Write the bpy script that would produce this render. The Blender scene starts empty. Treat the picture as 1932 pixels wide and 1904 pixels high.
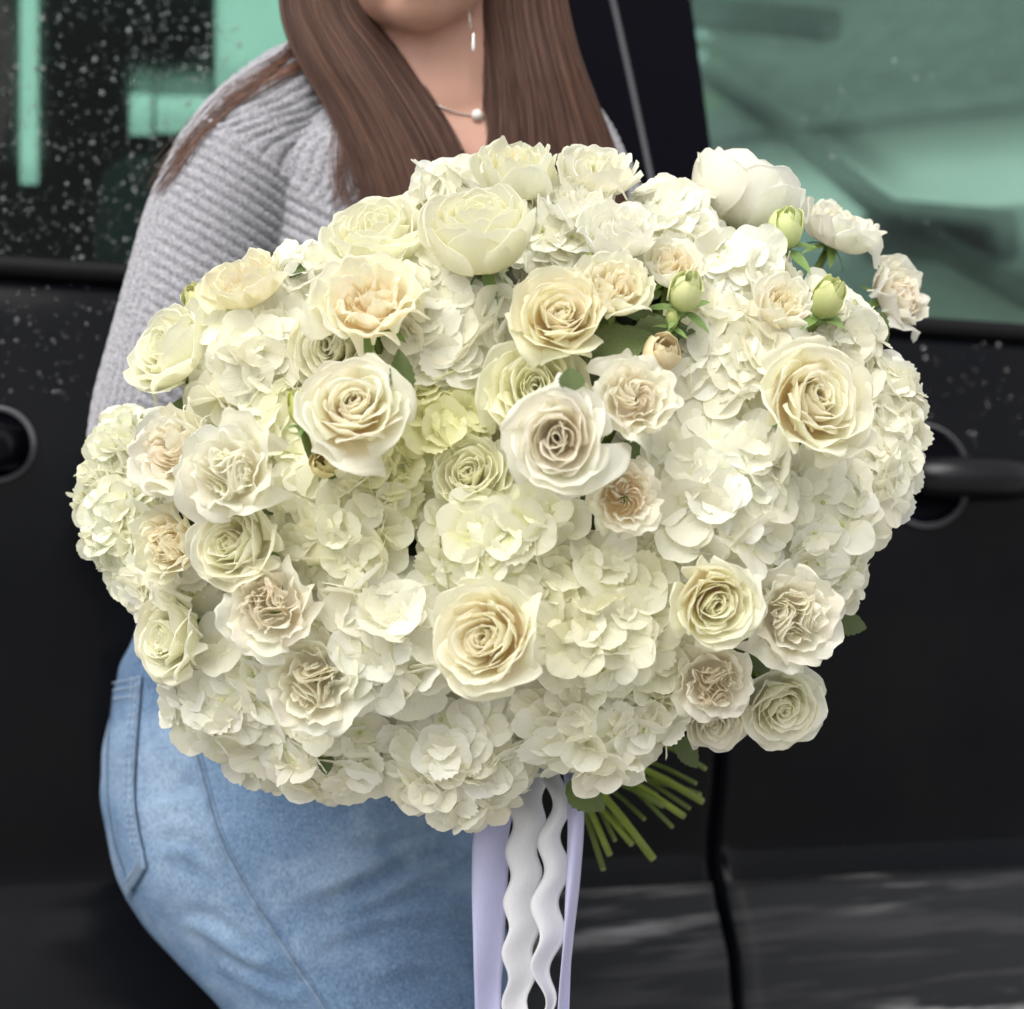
import bpy, bmesh, math, random
import numpy as np
from mathutils import Vector, Matrix, Quaternion
from mathutils.bvhtree import BVHTree
from mathutils import noise as mnoise

PI = math.pi
rnd = random.Random(7)
SC = bpy.context.scene
COL = SC.collection

# ------------------------------------------------------------------ camera
CAM_Z, PITCH = 1.05, math.radians(2.0)
FPX = 2834.0                      # focal length in photo units (1932 wide)
cd = bpy.data.cameras.new('camera')
cam = bpy.data.objects.new('camera', cd)
COL.objects.link(cam)
cam.location = (0, 0, CAM_Z)
cam.rotation_euler = (PI / 2 + PITCH, 0, 0)
cd.sensor_width = 36.0
cd.lens = 36.0 * FPX / 1932.0
cd.clip_start, cd.clip_end = 0.05, 500
cd.dof.use_dof = True
cd.dof.focus_distance = 0.90
cd.dof.aperture_fstop = 6.0
SC.camera = cam
FW = Vector((0, math.cos(PITCH), math.sin(PITCH)))
UP = Vector((0, -math.sin(PITCH), math.cos(PITCH)))
RT = Vector((1, 0, 0))
C0 = Vector((0, 0, CAM_Z))


def P(px, py, d):
    return C0 + d * (FW + RT * ((px - 966) / FPX) + UP * ((952 - py) / FPX))


def proj(p):
    q = p - C0
    d = q.dot(FW)
    return 966 + FPX * q.dot(RT) / d, 952 - FPX * q.dot(UP) / d, d


# ------------------------------------------------------------------ sky, sun, exposure
w = bpy.data.worlds.new('World')
SC.world = w
w.use_nodes = True
wn, wl = w.node_tree.nodes, w.node_tree.links
bg = wn['Background']
sky = wn.new('ShaderNodeTexSky')
sky.sky_type = 'NISHITA'
sky.sun_disc = False
SUN_EL, SUN_AZ = math.radians(48), math.radians(204)     # azimuth from +Y, clockwise: behind the camera, to the left
sky.sun_elevation = SUN_EL
sky.sun_rotation = SUN_AZ
sky.dust_density = 3.0
sky.ozone_density = 1.0
hs = wn.new('ShaderNodeHueSaturation')                   # overcast: the whole sky is nearly colourless
hs.inputs['Saturation'].default_value = 0.08
wl.new(sky.outputs[0], hs.inputs['Color'])
wl.new(hs.outputs[0], bg.inputs['Color'])
bg.inputs['Strength'].default_value = 0.13
sd = bpy.data.lights.new('sun', 'SUN')
sd.energy = 1.5
sd.angle = math.radians(50)
sd.color = (1.0, 0.96, 0.9)
sun = bpy.data.objects.new('sun', sd)
COL.objects.link(sun)
to_sun = Vector((math.sin(SUN_AZ) * math.cos(SUN_EL), math.cos(SUN_AZ) * math.cos(SUN_EL), math.sin(SUN_EL)))
sun.rotation_euler = to_sun.to_track_quat('Z', 'Y').to_euler()
sun.location = to_sun * 20
SC.view_settings.view_transform = 'Standard'
SC.view_settings.look = 'None'
SC.view_settings.gamma = 1
SC.view_settings.use_curve_mapping = False
SC.view_settings.exposure = 0.70
SC.render.engine = 'CYCLES'
SC.cycles.max_bounces = 12
SC.cycles.diffuse_bounces = 9
SC.cycles.transparent_max_bounces = 16


# ------------------------------------------------------------------ materials
def new_mat(name):
    m = bpy.data.materials.new(name)
    m.use_nodes = True
    nt = m.node_tree
    return m, nt.nodes, nt.links, nt.nodes['Principled BSDF']


def mixrgb(n, l, fac, a, b, mode='MIX'):
    x = n.new('ShaderNodeMix')
    x.data_type = 'RGBA'
    x.blend_type = mode
    for sock, v in ((x.inputs[0], fac), (x.inputs[6], a), (x.inputs[7], b)):
        if hasattr(v, 'links'):
            l.new(v, sock)
        elif isinstance(v, (tuple, list)):
            sock.default_value = (*v[:3], 1)
        else:
            sock.default_value = v
    return x.outputs[2]


def math_node(n, l, op, a, b=None, clamp=False):
    x = n.new('ShaderNodeMath')
    x.operation = op
    x.use_clamp = clamp
    for i, v in enumerate((a, b)):
        if v is None:
            continue
        if hasattr(v, 'links'):
            l.new(v, x.inputs[i])
        else:
            x.inputs[i].default_value = v
    return x.outputs[0]


def noise_tex(n, l, vec, scale, detail=4, rough=0.5):
    t = n.new('ShaderNodeTexNoise')
    t.inputs['Scale'].default_value = scale
    t.inputs['Detail'].default_value = detail
    t.inputs['Roughness'].default_value = rough
    if vec is not None:
        l.new(vec, t.inputs['Vector'])
    return t.outputs[0]


def ramp(n, l, fac, stops):
    r = n.new('ShaderNodeValToRGB')
    e = r.color_ramp.elements
    while len(e) < len(stops):
        e.new(0.5)
    for el, (p, c) in zip(e, stops):
        el.position = p
        el.color = (*c[:3], 1) if isinstance(c, (tuple, list)) else (c, c, c, 1)
    l.new(fac, r.inputs[0])
    return r.outputs[0]


def vec_scale(n, l, vec, s):
    mp = n.new('ShaderNodeMapping')
    mp.inputs['Scale'].default_value = s
    l.new(vec, mp.inputs['Vector'])
    return mp.outputs[0]


def bump(n, l, height, strength, dist=0.001):
    b = n.new('ShaderNodeBump')
    b.inputs['Strength'].default_value = strength
    b.inputs['Distance'].default_value = dist
    l.new(height, b.inputs['Height'])
    return b.outputs[0]


def petal_mat(name, heart, reach, amount, transl=0.55, vein=0.25, spots=0.0):
    """petal: object colour, another pigment towards the base of the petal, faint veins, translucent"""
    m, n, l, b = new_mat(name)
    oi = n.new('ShaderNodeObjectInfo')
    at = n.new('ShaderNodeAttribute')
    at.attribute_name = 'puv'
    sep = n.new('ShaderNodeSeparateXYZ')
    l.new(at.outputs['Vector'], sep.inputs[0])
    f = ramp(n, l, sep.outputs[1], [(0.0, 1.0), (reach, 0.0)])
    f = math_node(n, l, 'MULTIPLY', f, amount)
    c = mixrgb(n, l, f, oi.outputs['Color'], heart)
    tc = n.new('ShaderNodeTexCoord')
    mott = noise_tex(n, l, tc.outputs['Object'], 45, 3)
    c = mixrgb(n, l, ramp(n, l, mott, [(0.35, 0.0), (0.75, 0.16)]), c, tuple(x * 0.82 for x in (0.90, 0.86, 0.62)))
    veins = noise_tex(n, l, vec_scale(n, l, at.outputs['Vector'], (26, 2.2, 1)), 1.0, 3)
    c = mixrgb(n, l, ramp(n, l, veins, [(0.45, 0.0), (0.8, 0.12)]), c, (0.70, 0.68, 0.45))
    if spots:
        sp = noise_tex(n, l, tc.outputs['Object'], 260, 2)
        c = mixrgb(n, l, ramp(n, l, sp, [(0.72, 0.0), (0.80, spots)]), c, (0.42, 0.30, 0.12))
    l.new(c, b.inputs['Base Color'])
    b.inputs['Roughness'].default_value = 0.55
    b.inputs['Specular IOR Level'].default_value = 0.28
    b.inputs['Sheen Weight'].default_value = 0.05
    nm = bump(n, l, veins, vein, 0.0012)
    l.new(nm, b.inputs['Normal'])
    t = n.new('ShaderNodeBsdfTranslucent')
    l.new(c, t.inputs['Color'])
    l.new(nm, t.inputs['Normal'])
    mx = n.new('ShaderNodeMixShader')
    mx.inputs[0].default_value = transl
    l.new(b.outputs[0], mx.inputs[1])
    l.new(t.outputs[0], mx.inputs[2])
    l.new(mx.outputs[0], n['Material Output'].inputs['Surface'])
    return m


M = {}
M['cream'] = petal_mat('cream_petal', (0.97, 0.88, 0.72), 0.55, 0.45)
M['peach'] = petal_mat('peach_petal', (0.98, 0.765, 0.49), 0.72, 0.78)
M['blush'] = petal_mat('blush_petal', (0.98, 0.84, 0.73), 0.6, 0.5, spots=0.04)
M['lime'] = petal_mat('lime_petal', (0.95, 0.93, 0.66), 0.6, 0.5)
M['hyd'] = petal_mat('hydrangea_petal', (0.89, 0.885, 0.52), 0.48, 0.6, 0.45, 0.3)
M['hydg'] = petal_mat('green_hydrangea_petal', (0.70, 0.74, 0.20), 0.60, 0.85, 0.42, 0.3)


def simple_mat(name, col, rough=0.6, metal=0.0, var=0.0, vscale=20, bmp=0.0, spec=0.5):
    m, n, l, b = new_mat(name)
    tc = n.new('ShaderNodeTexCoord')
    if var:
        nz = noise_tex(n, l, tc.outputs['Object'], vscale, 5)
        c = mixrgb(n, l, ramp(n, l, nz, [(0.3, 0.0), (0.7, 1.0)]), tuple(x * (1 - var) for x in col), tuple(min(1, x * (1 + var)) for x in col))
        l.new(c, b.inputs['Base Color'])
        if bmp:
            l.new(bump(n, l, nz, bmp, 0.002), b.inputs['Normal'])
    else:
        b.inputs['Base Color'].default_value = (*col, 1)
    b.inputs['Roughness'].default_value = rough
    b.inputs['Metallic'].default_value = metal
    b.inputs['Specular IOR Level'].default_value = spec
    return m


M['leaf'] = simple_mat('leaf', (0.080, 0.115, 0.026), 0.42, var=0.35, vscale=60, bmp=0.4)
M['sepal'] = simple_mat('sepal', (0.17, 0.27, 0.07), 0.5, var=0.3, vscale=80, bmp=0.3)
M['bud'] = petal_mat('bud_petal', (0.34, 0.46, 0.09), 0.8, 0.9, 0.2)
M['dry'] = petal_mat('withered_petal', (0.60, 0.36, 0.12), 0.9, 0.8, 0.2, spots=0.3)
M['stem'] = simple_mat('stem', (0.10, 0.15, 0.018), 0.5, var=0.3, vscale=30, bmp=0.2)
M['stem_bright'] = simple_mat('bright_stem', (0.17, 0.23, 0.022), 0.45, var=0.3, vscale=30, bmp=0.2)
M['stem_end'] = simple_mat('stem_cut_end', (0.20, 0.22, 0.07), 0.7, var=0.2, vscale=90)
M['eye'] = simple_mat('floret_eye', (0.42, 0.50, 0.14), 0.6)
M['skin'] = simple_mat('skin', (0.55, 0.31, 0.235), 0.5, var=0.06, vscale=30, spec=0.35)
M['skin'].node_tree.nodes['Principled BSDF'].inputs['Subsurface Weight'].default_value = 0.15
M['skin'].node_tree.nodes['Principled BSDF'].inputs['Subsurface Radius'].default_value = (0.01, 0.004, 0.002)
M['lip'] = simple_mat('lip', (0.52, 0.18, 0.17), 0.4)
M['eyewhite'] = simple_mat('eye_white', (0.8, 0.78, 0.75), 0.2)
M['iris'] = simple_mat('iris', (0.08, 0.04, 0.02), 0.15)
M['silver'] = simple_mat('silver', (0.7, 0.68, 0.64), 0.25, 1.0)
M['pearl'] = simple_mat('pearl', (0.85, 0.82, 0.76), 0.2)
M['concrete'] = simple_mat('pale_concrete', (0.30, 0.29, 0.27), 0.85, var=0.35, vscale=120, bmp=0.6)
M['rubber'] = simple_mat('black_rubber', (0.006, 0.006, 0.007), 0.6, spec=0.15)
M['trim'] = simple_mat('black_gloss_trim', (0.002, 0.002, 0.004), 0.25, spec=0.04)
M['handle'] = simple_mat('glossy_black_handle', (0.006, 0.006, 0.008), 0.22, spec=0.25)
M['greytrim'] = simple_mat('grey_trim', (0.10, 0.10, 0.11), 0.35)
M['cabin'] = simple_mat('dark_cabin', (0.012, 0.014, 0.014), 0.7, var=0.3, vscale=20)
M['seat'] = simple_mat('dark_seat_cloth', (0.022, 0.026, 0.026), 0.85, var=0.3, vscale=60, bmp=0.3)
M['rim'] = simple_mat('wheel_rim', (0.35, 0.35, 0.36), 0.3, 1.0)
M['chrome'] = simple_mat('dull_chrome', (0.35, 0.35, 0.37), 0.25, 1.0)
M['shoe'] = simple_mat('white_shoe', (0.7, 0.69, 0.66), 0.6)
M['bark'] = simple_mat('bark', (0.06, 0.045, 0.03), 0.9, var=0.4, vscale=8, bmp=0.8)
M['treeleaf'] = simple_mat('tree_leaf', (0.055, 0.10, 0.025), 0.6, var=0.4, vscale=3)
M['plaster'] = simple_mat('pale_plaster', (0.78, 0.77, 0.74), 0.85, var=0.06, vscale=2)
M['roof'] = simple_mat('roof_shingle', (0.10, 0.10, 0.098), 0.8, var=0.3, vscale=6)
M['pane'] = simple_mat('house_pane', (0.03, 0.04, 0.05), 0.08)


def paint_mat():
    m, n, l, b = new_mat('black_van_paint')
    tc = n.new('ShaderNodeTexCoord')
    nz = noise_tex(n, l, tc.outputs['Object'], 5, 6, 0.6)
    c = mixrgb(n, l, ramp(n, l, nz, [(0.35, 0.0), (0.75, 1.0)]), (0.002, 0.0025, 0.004), (0.005, 0.005, 0.006))
    l.new(c, b.inputs['Base Color'])
    l.new(ramp(n, l, noise_tex(n, l, tc.outputs['Object'], 14, 5), [(0.3, 0.08), (0.7, 0.20)]), b.inputs['Roughness'])
    b.inputs['Specular IOR Level'].default_value = 0.12
    wob = noise_tex(n, l, tc.outputs['Object'], 3.5, 2)
    l.new(bump(n, l, wob, 0.12, 0.01), b.inputs['Normal'])
    return m


M['paint'] = paint_mat()


def glass_mat(name, tint, refl=0.45, wet=0.0):
    m, n, l, b = new_mat(name)
    n.remove(b)
    tr = n.new('ShaderNodeBsdfTransparent')
    tr.inputs[0].default_value = (*tint, 1)
    if wet:
        rf = n.new('ShaderNodeBsdfRefraction')
        rf.inputs['Color'].default_value = (*tint, 1)
        rf.inputs['IOR'].default_value = 1.04
        rf.inputs['Roughness'].default_value = 0.45
        tr0 = tr
        tr = n.new('ShaderNodeMixShader')
        tr.inputs[0].default_value = wet
        l.new(tr0.outputs[0], tr.inputs[1])
        l.new(rf.outputs[0], tr.inputs[2])
    gl = n.new('ShaderNodeBsdfGlossy')
    gl.inputs['Roughness'].default_value = 0.03
    gl.inputs['Color'].default_value = (refl, refl, refl, 1)
    fr = n.new('ShaderNodeFresnel')
    fr.inputs['IOR'].default_value = 1.45
    mx = n.new('ShaderNodeMixShader')
    l.new(fr.outputs[0], mx.inputs[0])
    l.new(tr.outputs[0], mx.inputs[1])
    l.new(gl.outputs[0], mx.inputs[2])
    l.new(mx.outputs[0], n['Material Output'].inputs['Surface'])
    return m


M['glass'] = glass_mat('green_tinted_glass', (0.66, 0.88, 0.81), wet=0.3)
M['privacy'] = glass_mat('dark_tinted_glass', (0.36, 0.60, 0.53), refl=0.2, wet=0.3)


def drop_mat():
    m, n, l, b = new_mat('water_drop')
    b.inputs['Base Color'].default_value = (1, 1, 1, 1)
    b.inputs['Roughness'].default_value = 0.02
    b.inputs['Transmission Weight'].default_value = 0.86
    b.inputs['IOR'].default_value = 1.33
    return m


M['drop'] = drop_mat()


def knit_mat():
    m, n, l, b = new_mat('grey_heather_knit')
    tc = n.new('ShaderNodeTexCoord')
    fine = noise_tex(n, l, tc.outputs['Object'], 420, 3, 0.7)
    mid = noise_tex(n, l, tc.outputs['Object'], 900, 2, 0.6)
    c = ramp(n, l, fine, [(0.30, (0.17, 0.17, 0.19)), (0.5, (0.32, 0.32, 0.35)), (0.70, (0.50, 0.495, 0.525))])
    c = mixrgb(n, l, ramp(n, l, mid, [(0.60, 0.0), (0.70, 0.35)]), c, (0.50, 0.44, 0.42))
    l.new(c, b.inputs['Base Color'])
    b.inputs['Roughness'].default_value = 0.95
    b.inputs['Specular IOR Level'].default_value = 0.1
    b.inputs['Sheen Weight'].default_value = 0.35
    l.new(bump(n, l, fine, 0.8, 0.002), b.inputs['Normal'])
    return m


M['knit'] = knit_mat()


def denim_mat():
    m, n, l, b = new_mat('washed_denim')
    tc = n.new('ShaderNodeTexCoord')
    big = noise_tex(n, l, tc.outputs['Object'], 7, 6, 0.62)
    c = ramp(n, l, big, [(0.36, (0.075, 0.145, 0.265)), (0.50, (0.145, 0.245, 0.400)), (0.64, (0.32, 0.44, 0.60))])
    twv = vec_scale(n, l, tc.outputs['Object'], (1500, 1500, 260))
    tw = noise_tex(n, l, twv, 1.0, 2)
    slub = noise_tex(n, l, vec_scale(n, l, tc.outputs['Object'], (900, 900, 380)), 1.0, 3, 0.7)
    c = mixrgb(n, l, ramp(n, l, slub, [(0.46, 0.0), (0.62, 0.5)]), c, (0.36, 0.46, 0.60))
    c = mixrgb(n, l, ramp(n, l, tw, [(0.38, 0.5), (0.54, 0.0)]), c, (0.035, 0.065, 0.12))
    l.new(c, b.inputs['Base Color'])
    b.inputs['Roughness'].default_value = 0.9
    b.inputs['Specular IOR Level'].default_value = 0.15
    l.new(bump(n, l, slub, 0.9, 0.002), b.inputs['Normal'])
    return m


M['denim'] = denim_mat()
M['stitch'] = simple_mat('pale_stitching', (0.26, 0.33, 0.42), 0.9)
M['stitchdark'] = simple_mat('worn_seam_denim', (0.15, 0.22, 0.32), 0.9, var=0.3, vscale=120)


def ribbon_mat(name, col, transl):
    m, n, l, b = new_mat(name)
    tc = n.new('ShaderNodeTexCoord')
    wv = noise_tex(n, l, vec_scale(n, l, tc.outputs['Object'], (900, 900, 120)), 1.0, 2)
    c = mixrgb(n, l, ramp(n, l, wv, [(0.3, 0.0), (0.7, 1.0)]), tuple(x * 0.95 for x in col), col)
    l.new(c, b.inputs['Base Color'])
    b.inputs['Roughness'].default_value = 0.5
    b.inputs['Sheen Weight'].default_value = 0.3
    l.new(bump(n, l, wv, 0.15, 0.0006), b.inputs['Normal'])
    t = n.new('ShaderNodeBsdfTranslucent')
    l.new(c, t.inputs['Color'])
    mx = n.new('ShaderNodeMixShader')
    mx.inputs[0].default_value = transl
    l.new(b.outputs[0], mx.inputs[1])
    l.new(t.outputs[0], mx.inputs[2])
    l.new(mx.outputs[0], n['Material Output'].inputs['Surface'])
    return m


M['lavender'] = ribbon_mat('lavender_satin', (0.63, 0.63, 0.87), 0.25)
M['white_ribbon'] = ribbon_mat('white_ribbon', (0.87, 0.87, 0.90), 0.25)


def hair_mat():
    m, n, l, b = new_mat('brown_hair')
    hi = n.new('ShaderNodeAttribute')
    hi.attribute_name = 'shade'
    c = ramp(n, l, hi.outputs['Fac'], [(0.0, (0.032, 0.012, 0.008)), (0.5, (0.084, 0.039, 0.025)), (0.8, (0.165, 0.079, 0.050)), (1.0, (0.30, 0.150, 0.095))])
    l.new(c, b.inputs['Base Color'])
    b.inputs['Roughness'].default_value = 0.32
    b.inputs['Specular IOR Level'].default_value = 0.26
    return m


M['hair'] = hair_mat()
M['scalp'] = simple_mat('dark_hair_underlayer', (0.05, 0.023, 0.018), 0.7)


# ------------------------------------------------------------------ mesh helpers
def mesh_from(name, verts, faces, smooth=True, puv=None):
    me = bpy.data.meshes.new(name)
    me.from_pydata(verts, [], faces)
    if smooth:
        me.polygons.foreach_set('use_smooth', [True] * len(me.polygons))
    if puv is not None:
        a = me.attributes.new('puv', 'FLOAT_VECTOR', 'POINT')
        a.data.foreach_set('vector', [c for p in puv for c in (p[0], p[1], 0.0)])
    me.update()
    return me


def link(name, me, mat=None, parent=None, mw=None, color=None):
    o = bpy.data.objects.new(name, me)
    COL.objects.link(o)
    if mat is not None and not me.materials:
        me.materials.append(mat)
    if mw is not None:
        o.matrix_local = mw
    if parent is not None:
        o.parent = parent
    if color is not None:
        o.color = (*color[:3], 1)
    return o


def tag(o, label, cat=None, group=None, kind=None):
    if label:
        o['label'] = label
    if cat:
        o['category'] = cat
    if group:
        o['group'] = group
    if kind:
        o['kind'] = kind
    return o


def thing(name, label, cat, mw=None, group=None):
    o = bpy.data.objects.new(name, None)
    o.empty_display_size = 0.02
    COL.objects.link(o)
    if mw is not None:
        o.matrix_world = mw
    return tag(o, label, cat, group)


def grid_faces(nu, nv, wrap=False):
    f = []
    for j in range(nv - 1):
        for i in range(nu - (0 if wrap else 1)):
            a, b_ = j * nu + i, j * nu + (i + 1) % nu
            f.append((a, b_, b_ + nu, a + nu))
    return f


def catmull(pts, n):
    """n samples of a Catmull-Rom curve through pts (sequences of floats)"""
    pts = np.array(pts, float)
    k = len(pts)
    out = []
    for t in np.linspace(0, k - 1, n):
        i = min(int(t), k - 2)
        u = t - i
        p0, p1, p2, p3 = pts[max(i - 1, 0)], pts[i], pts[i + 1], pts[min(i + 2, k - 1)]
        out.append(0.5 * ((2 * p1) + (-p0 + p2) * u + (2 * p0 - 5 * p1 + 4 * p2 - p3) * u * u + (-p0 + 3 * p1 - 3 * p2 + p3) * u ** 3))
    return out


class MB:
    """collects several solids into one mesh"""

    def __init__(self):
        self.v, self.f = [], []

    def add(self, verts, faces):
        o = len(self.v)
        self.v += [tuple(p) for p in verts]
        self.f += [tuple(i + o for i in f) for f in faces]

    def box(self, c, s, fn=None):
        vs = [(c[0] + a * s[0] / 2, c[1] + b_ * s[1] / 2, c[2] + d * s[2] / 2) for a in (-1, 1) for b_ in (-1, 1) for d in (-1, 1)]
        if fn:
            vs = [fn(*p) for p in vs]
        self.add(vs, [(0, 1, 3, 2), (4, 6, 7, 5), (0, 4, 5, 1), (2, 3, 7, 6), (0, 2, 6, 4), (1, 5, 7, 3)])

    def tube(self, pts, radii, nseg=8, caps=True):
        pts = [Vector(p) for p in pts]
        n = len(pts)
        if not hasattr(radii, '__len__'):
            radii = [radii] * n
        ref = None
        rings = []
        for i, p in enumerate(pts):
            t = (pts[min(i + 1, n - 1)] - pts[max(i - 1, 0)]).normalized()
            if ref is None:
                ref = t.orthogonal().normalized()
            ref = (ref - t * ref.dot(t)).normalized()
            bn = t.cross(ref)
            rings += [p + (ref * math.cos(2 * PI * k / nseg) + bn * math.sin(2 * PI * k / nseg)) * radii[i] for k in range(nseg)]
        f = grid_faces(nseg, n, True)
        if caps:
            f.append(tuple(reversed(range(nseg))))
            f.append(tuple(range((n - 1) * nseg, n * nseg)))
        self.add(rings, f)

    def ellipsoid(self, c, r, rot=None, nu=20, nv=12):
        vs, c = [], Vector(c)
        for j in range(nv + 1):
            th = PI * j / nv
            for i in range(nu):
                ph = 2 * PI * i / nu
                p = Vector((r[0] * math.sin(th) * math.cos(ph), r[1] * math.sin(th) * math.sin(ph), r[2] * math.cos(th)))
                if rot is not None:
                    p = rot @ p
                vs.append(c + p)
        self.add(vs, [tuple(reversed(q)) for q in grid_faces(nu, nv + 1, True)])

    def capsule(self, a, b_, ra, rb, n=12):
        a, b_ = Vector(a), Vector(b_)
        ax = (b_ - a).normalized()
        pts, rad = [], []
        for k in range(6):
            th = PI / 2 * (1 - k / 6)
            pts.append(a - ax * ra * math.sin(th))
            rad.append(max(ra * math.cos(th), 1e-4))
        for k in range(5):
            t = k / 4
            pts.append(a.lerp(b_, t))
            rad.append(ra + (rb - ra) * t)
        for k in range(1, 7):
            th = PI / 2 * k / 6
            pts.append(b_ + ax * rb * math.sin(th))
            rad.append(max(rb * math.cos(th), 1e-4))
        self.tube(pts, rad, n)

    def mesh(self, name, smooth=True):
        return mesh_from(name, self.v, self.f, smooth)

    def build(self, name, mat, parent=None, smooth=True, mw=None):
        return link(name, self.mesh(name, smooth), mat, parent, mw)


def remeshed(mb, name, voxel, smooth_it, fn=None):
    """union of overlapping solids as one continuous surface"""
    me = mb.mesh(name)
    o = bpy.data.objects.new(name + '_tmp', me)
    COL.objects.link(o)
    r = o.modifiers.new('r', 'REMESH')
    r.mode = 'VOXEL'
    r.voxel_size = voxel
    r.use_smooth_shade = True
    if smooth_it:
        s = o.modifiers.new('s', 'SMOOTH')
        s.iterations = smooth_it
        s.factor = 0.5
    dg = bpy.context.evaluated_depsgraph_get()
    dg.update()
    out = bpy.data.meshes.new_from_object(o.evaluated_get(dg))
    bpy.data.objects.remove(o)
    out.name = name
    if fn:
        n = len(out.vertices)
        co = np.empty(n * 3)
        no = np.empty(n * 3)
        out.vertices.foreach_get('co', co)
        out.vertices.foreach_get('normal', no)
        co, no = co.reshape(-1, 3), no.reshape(-1, 3)
        co = co + no * fn(co, no)[:, None]
        out.vertices.foreach_set('co', co.ravel())
        out.update()
    out.polygons.foreach_set('use_smooth', [True] * len(out.polygons))
    return out


def frame(axis, roll=0.0):
    z = Vector(axis).normalized()
    x = Vector((0, 0, 1)).cross(z)
    if x.length < 1e-3:
        x = Vector((1, 0, 0))
    x.normalize()
    y = z.cross(x)
    m = Matrix((x, y, z)).transposed()
    return (m @ Matrix.Rotation(roll, 3, 'Z')).to_4x4()


def place(pos, axis, roll=0.0, s=1.0):
    return Matrix.Translation(pos) @ frame(axis, roll) @ Matrix.Scale(s, 4)


# ------------------------------------------------------------------ ground and what stands beyond the van
g = MB()
g.add([(-80, -80, 0), (80, -80, 0), (80, 80, 0), (-80, 80, 0)], [(0, 1, 2, 3)])
tag(g.build('ground', M['concrete'], smooth=False), None, kind='structure')

# ------------------------------------------------------------------ the van
YAW = math.radians(17)
S_ = Vector((math.cos(YAW), math.sin(YAW), 0))
N_ = Vector((-math.sin(YAW), math.cos(YAW), 0))
O_ = Vector((0, 1.60, 0))


def K(s, n, z):
    return O_ + S_ * s + N_ * n + Vector((0, 0, z))


def on_side(px, py, nfun=lambda z: 0.0):
    """(s, z) where the line of sight meets the van's side"""
    d = FW + RT * ((px - 966) / FPX) + UP * ((952 - py) / FPX)
    n = 0.0
    for _ in range(4):
        q = O_ + N_ * n
        t = (q - C0).dot(N_) / d.dot(N_)
        p = C0 + d * t
        n = nfun(p.z)
    return (p - O_).dot(S_), p.z


b0, b1 = on_side(0, 512), on_side(1932, 636)


def belt(s):
    return b0[1] + (b1[1] - b0[1]) * (s - b0[0]) / (b1[0] - b0[0])


ROOF = 2.35


def n_glass(s, z):
    return 0.03 + 0.30 * (z - belt(s)) + 0.10 * max(0, z - belt(s)) ** 2


PROF = [(0.012, 0.0), (-0.004, -0.02), (-0.018, -0.07), (-0.030, -0.16), (-0.034, -0.30), (-0.034, -0.42), (-0.030, -0.52), (-0.024, -0.575),
        (-0.030, -0.605), (-0.050, -0.640), (-0.080, -0.705), (-0.094, -0.745), (-0.095, -0.77), (-0.080, -0.80), (-0.04, -0.83), (0.0, -0.845)]
PROF = [tuple(p) for p in catmull(PROF, 46)]

truck = thing('van', 'black van with green tinted windows wet with rain, parked behind the person', 'van', Matrix.Translation(K(0, 0, 0)))
TI = Matrix.Translation(-K(0, 0, 0))


def tl(o):
    return o


def truck_part(mb, name, mat, parent=None, smooth=True, fn=None):
    me = mb.mesh(name, smooth)
    o = link(name, me, mat, parent or truck)
    if parent is None or parent is truck:
        o.matrix_parent_inverse = TI
    else:
        o.matrix_parent_inverse = Matrix()
    return o


def side_panel(name, sa, sb, nd, mat, nu=60, extra=0.0):
    """door skin between two edges sa(k), sb(k) (k = profile row), thick"""
    mb = MB()
    nv = len(PROF)
    vs = []
    for layer in (0, 1):
        for k, (n, dz) in enumerate(PROF):
            for i in range(nu):
                s = sa(dz) + (sb(dz) - sa(dz)) * i / (nu - 1)
                e = min(i, nu - 1 - i) / (nu - 1) * abs(sb(dz) - sa(dz))
                rnd_ = 0.006 * max(0, 1 - e / 0.012) ** 2
                vs.append(K(s, n + layer * 0.03 + (rnd_ if layer == 0 else 0), belt(s) + dz))
    off = nu * nv
    f = grid_faces(nu, nv)
    f2 = [tuple(reversed([i + off for i in q])) for q in f]
    edges = []
    for k in range(nv - 1):
        for i in (0, nu - 1):
            a, b_ = k * nu + i, (k + 1) * nu + i
            edges.append((a, b_, b_ + off, a + off) if i == 0 else (b_, a, a + off, b_ + off))
    for i in range(nu - 1):
        for k in (0, nv - 1):
            a, b_ = k * nu + i, k * nu + i + 1
            edges.append((b_, a, a + off, b_ + off) if k == 0 else (a, b_, b_ + off, a + off))
    mb.add(vs, f + f2 + edges)
    return truck_part(mb, name, mat)


def prof_n(dz):
    return float(np.interp(dz, [p[1] for p in reversed(PROF)], [p[0] for p in reversed(PROF)]))


GAPL = [on_side(px, py, lambda z: prof_n(z - belt(0.25))) for px, py in ((1330, 640), (1350, 1000), (1366, 1400), (1350, 1600), (1360, 1700), (1384, 1800), (1390, 1904))]


def gap(dz):
    z = dz + belt(0.25)
    pts = sorted([(p[1], p[0]) for p in GAPL])
    return float(np.interp(z, [p[0] for p in pts], [p[1] for p in pts]))


rear_door = side_panel('rear_door', lambda d: -0.78 + 0.25 * max(0, -0.2 - d) * 0.3, lambda d: gap(d) - 0.003, 0, M['paint'], 70)
front_door = side_panel('front_door', lambda d: gap(d) + 0.003, lambda d: 1.28, 0, M['paint'], 70)
side_panel('rear_quarter_panel', lambda d: -2.6, lambda d: -0.787 + 0.25 * max(0, -0.2 - d) * 0.3, 0, M['paint'], 40)
side_panel('front_fender', lambda d: 1.287, lambda d: 2.3, 0, M['paint'], 40)
mb = MB()
mb.box((-0.15, 0.30, 1.0 - 0.18), (4.6, 0.42, 0.56), lambda s, n, z: K(s, n, z))
truck_part(mb, 'chassis', M['rubber'], smooth=False)

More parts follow.
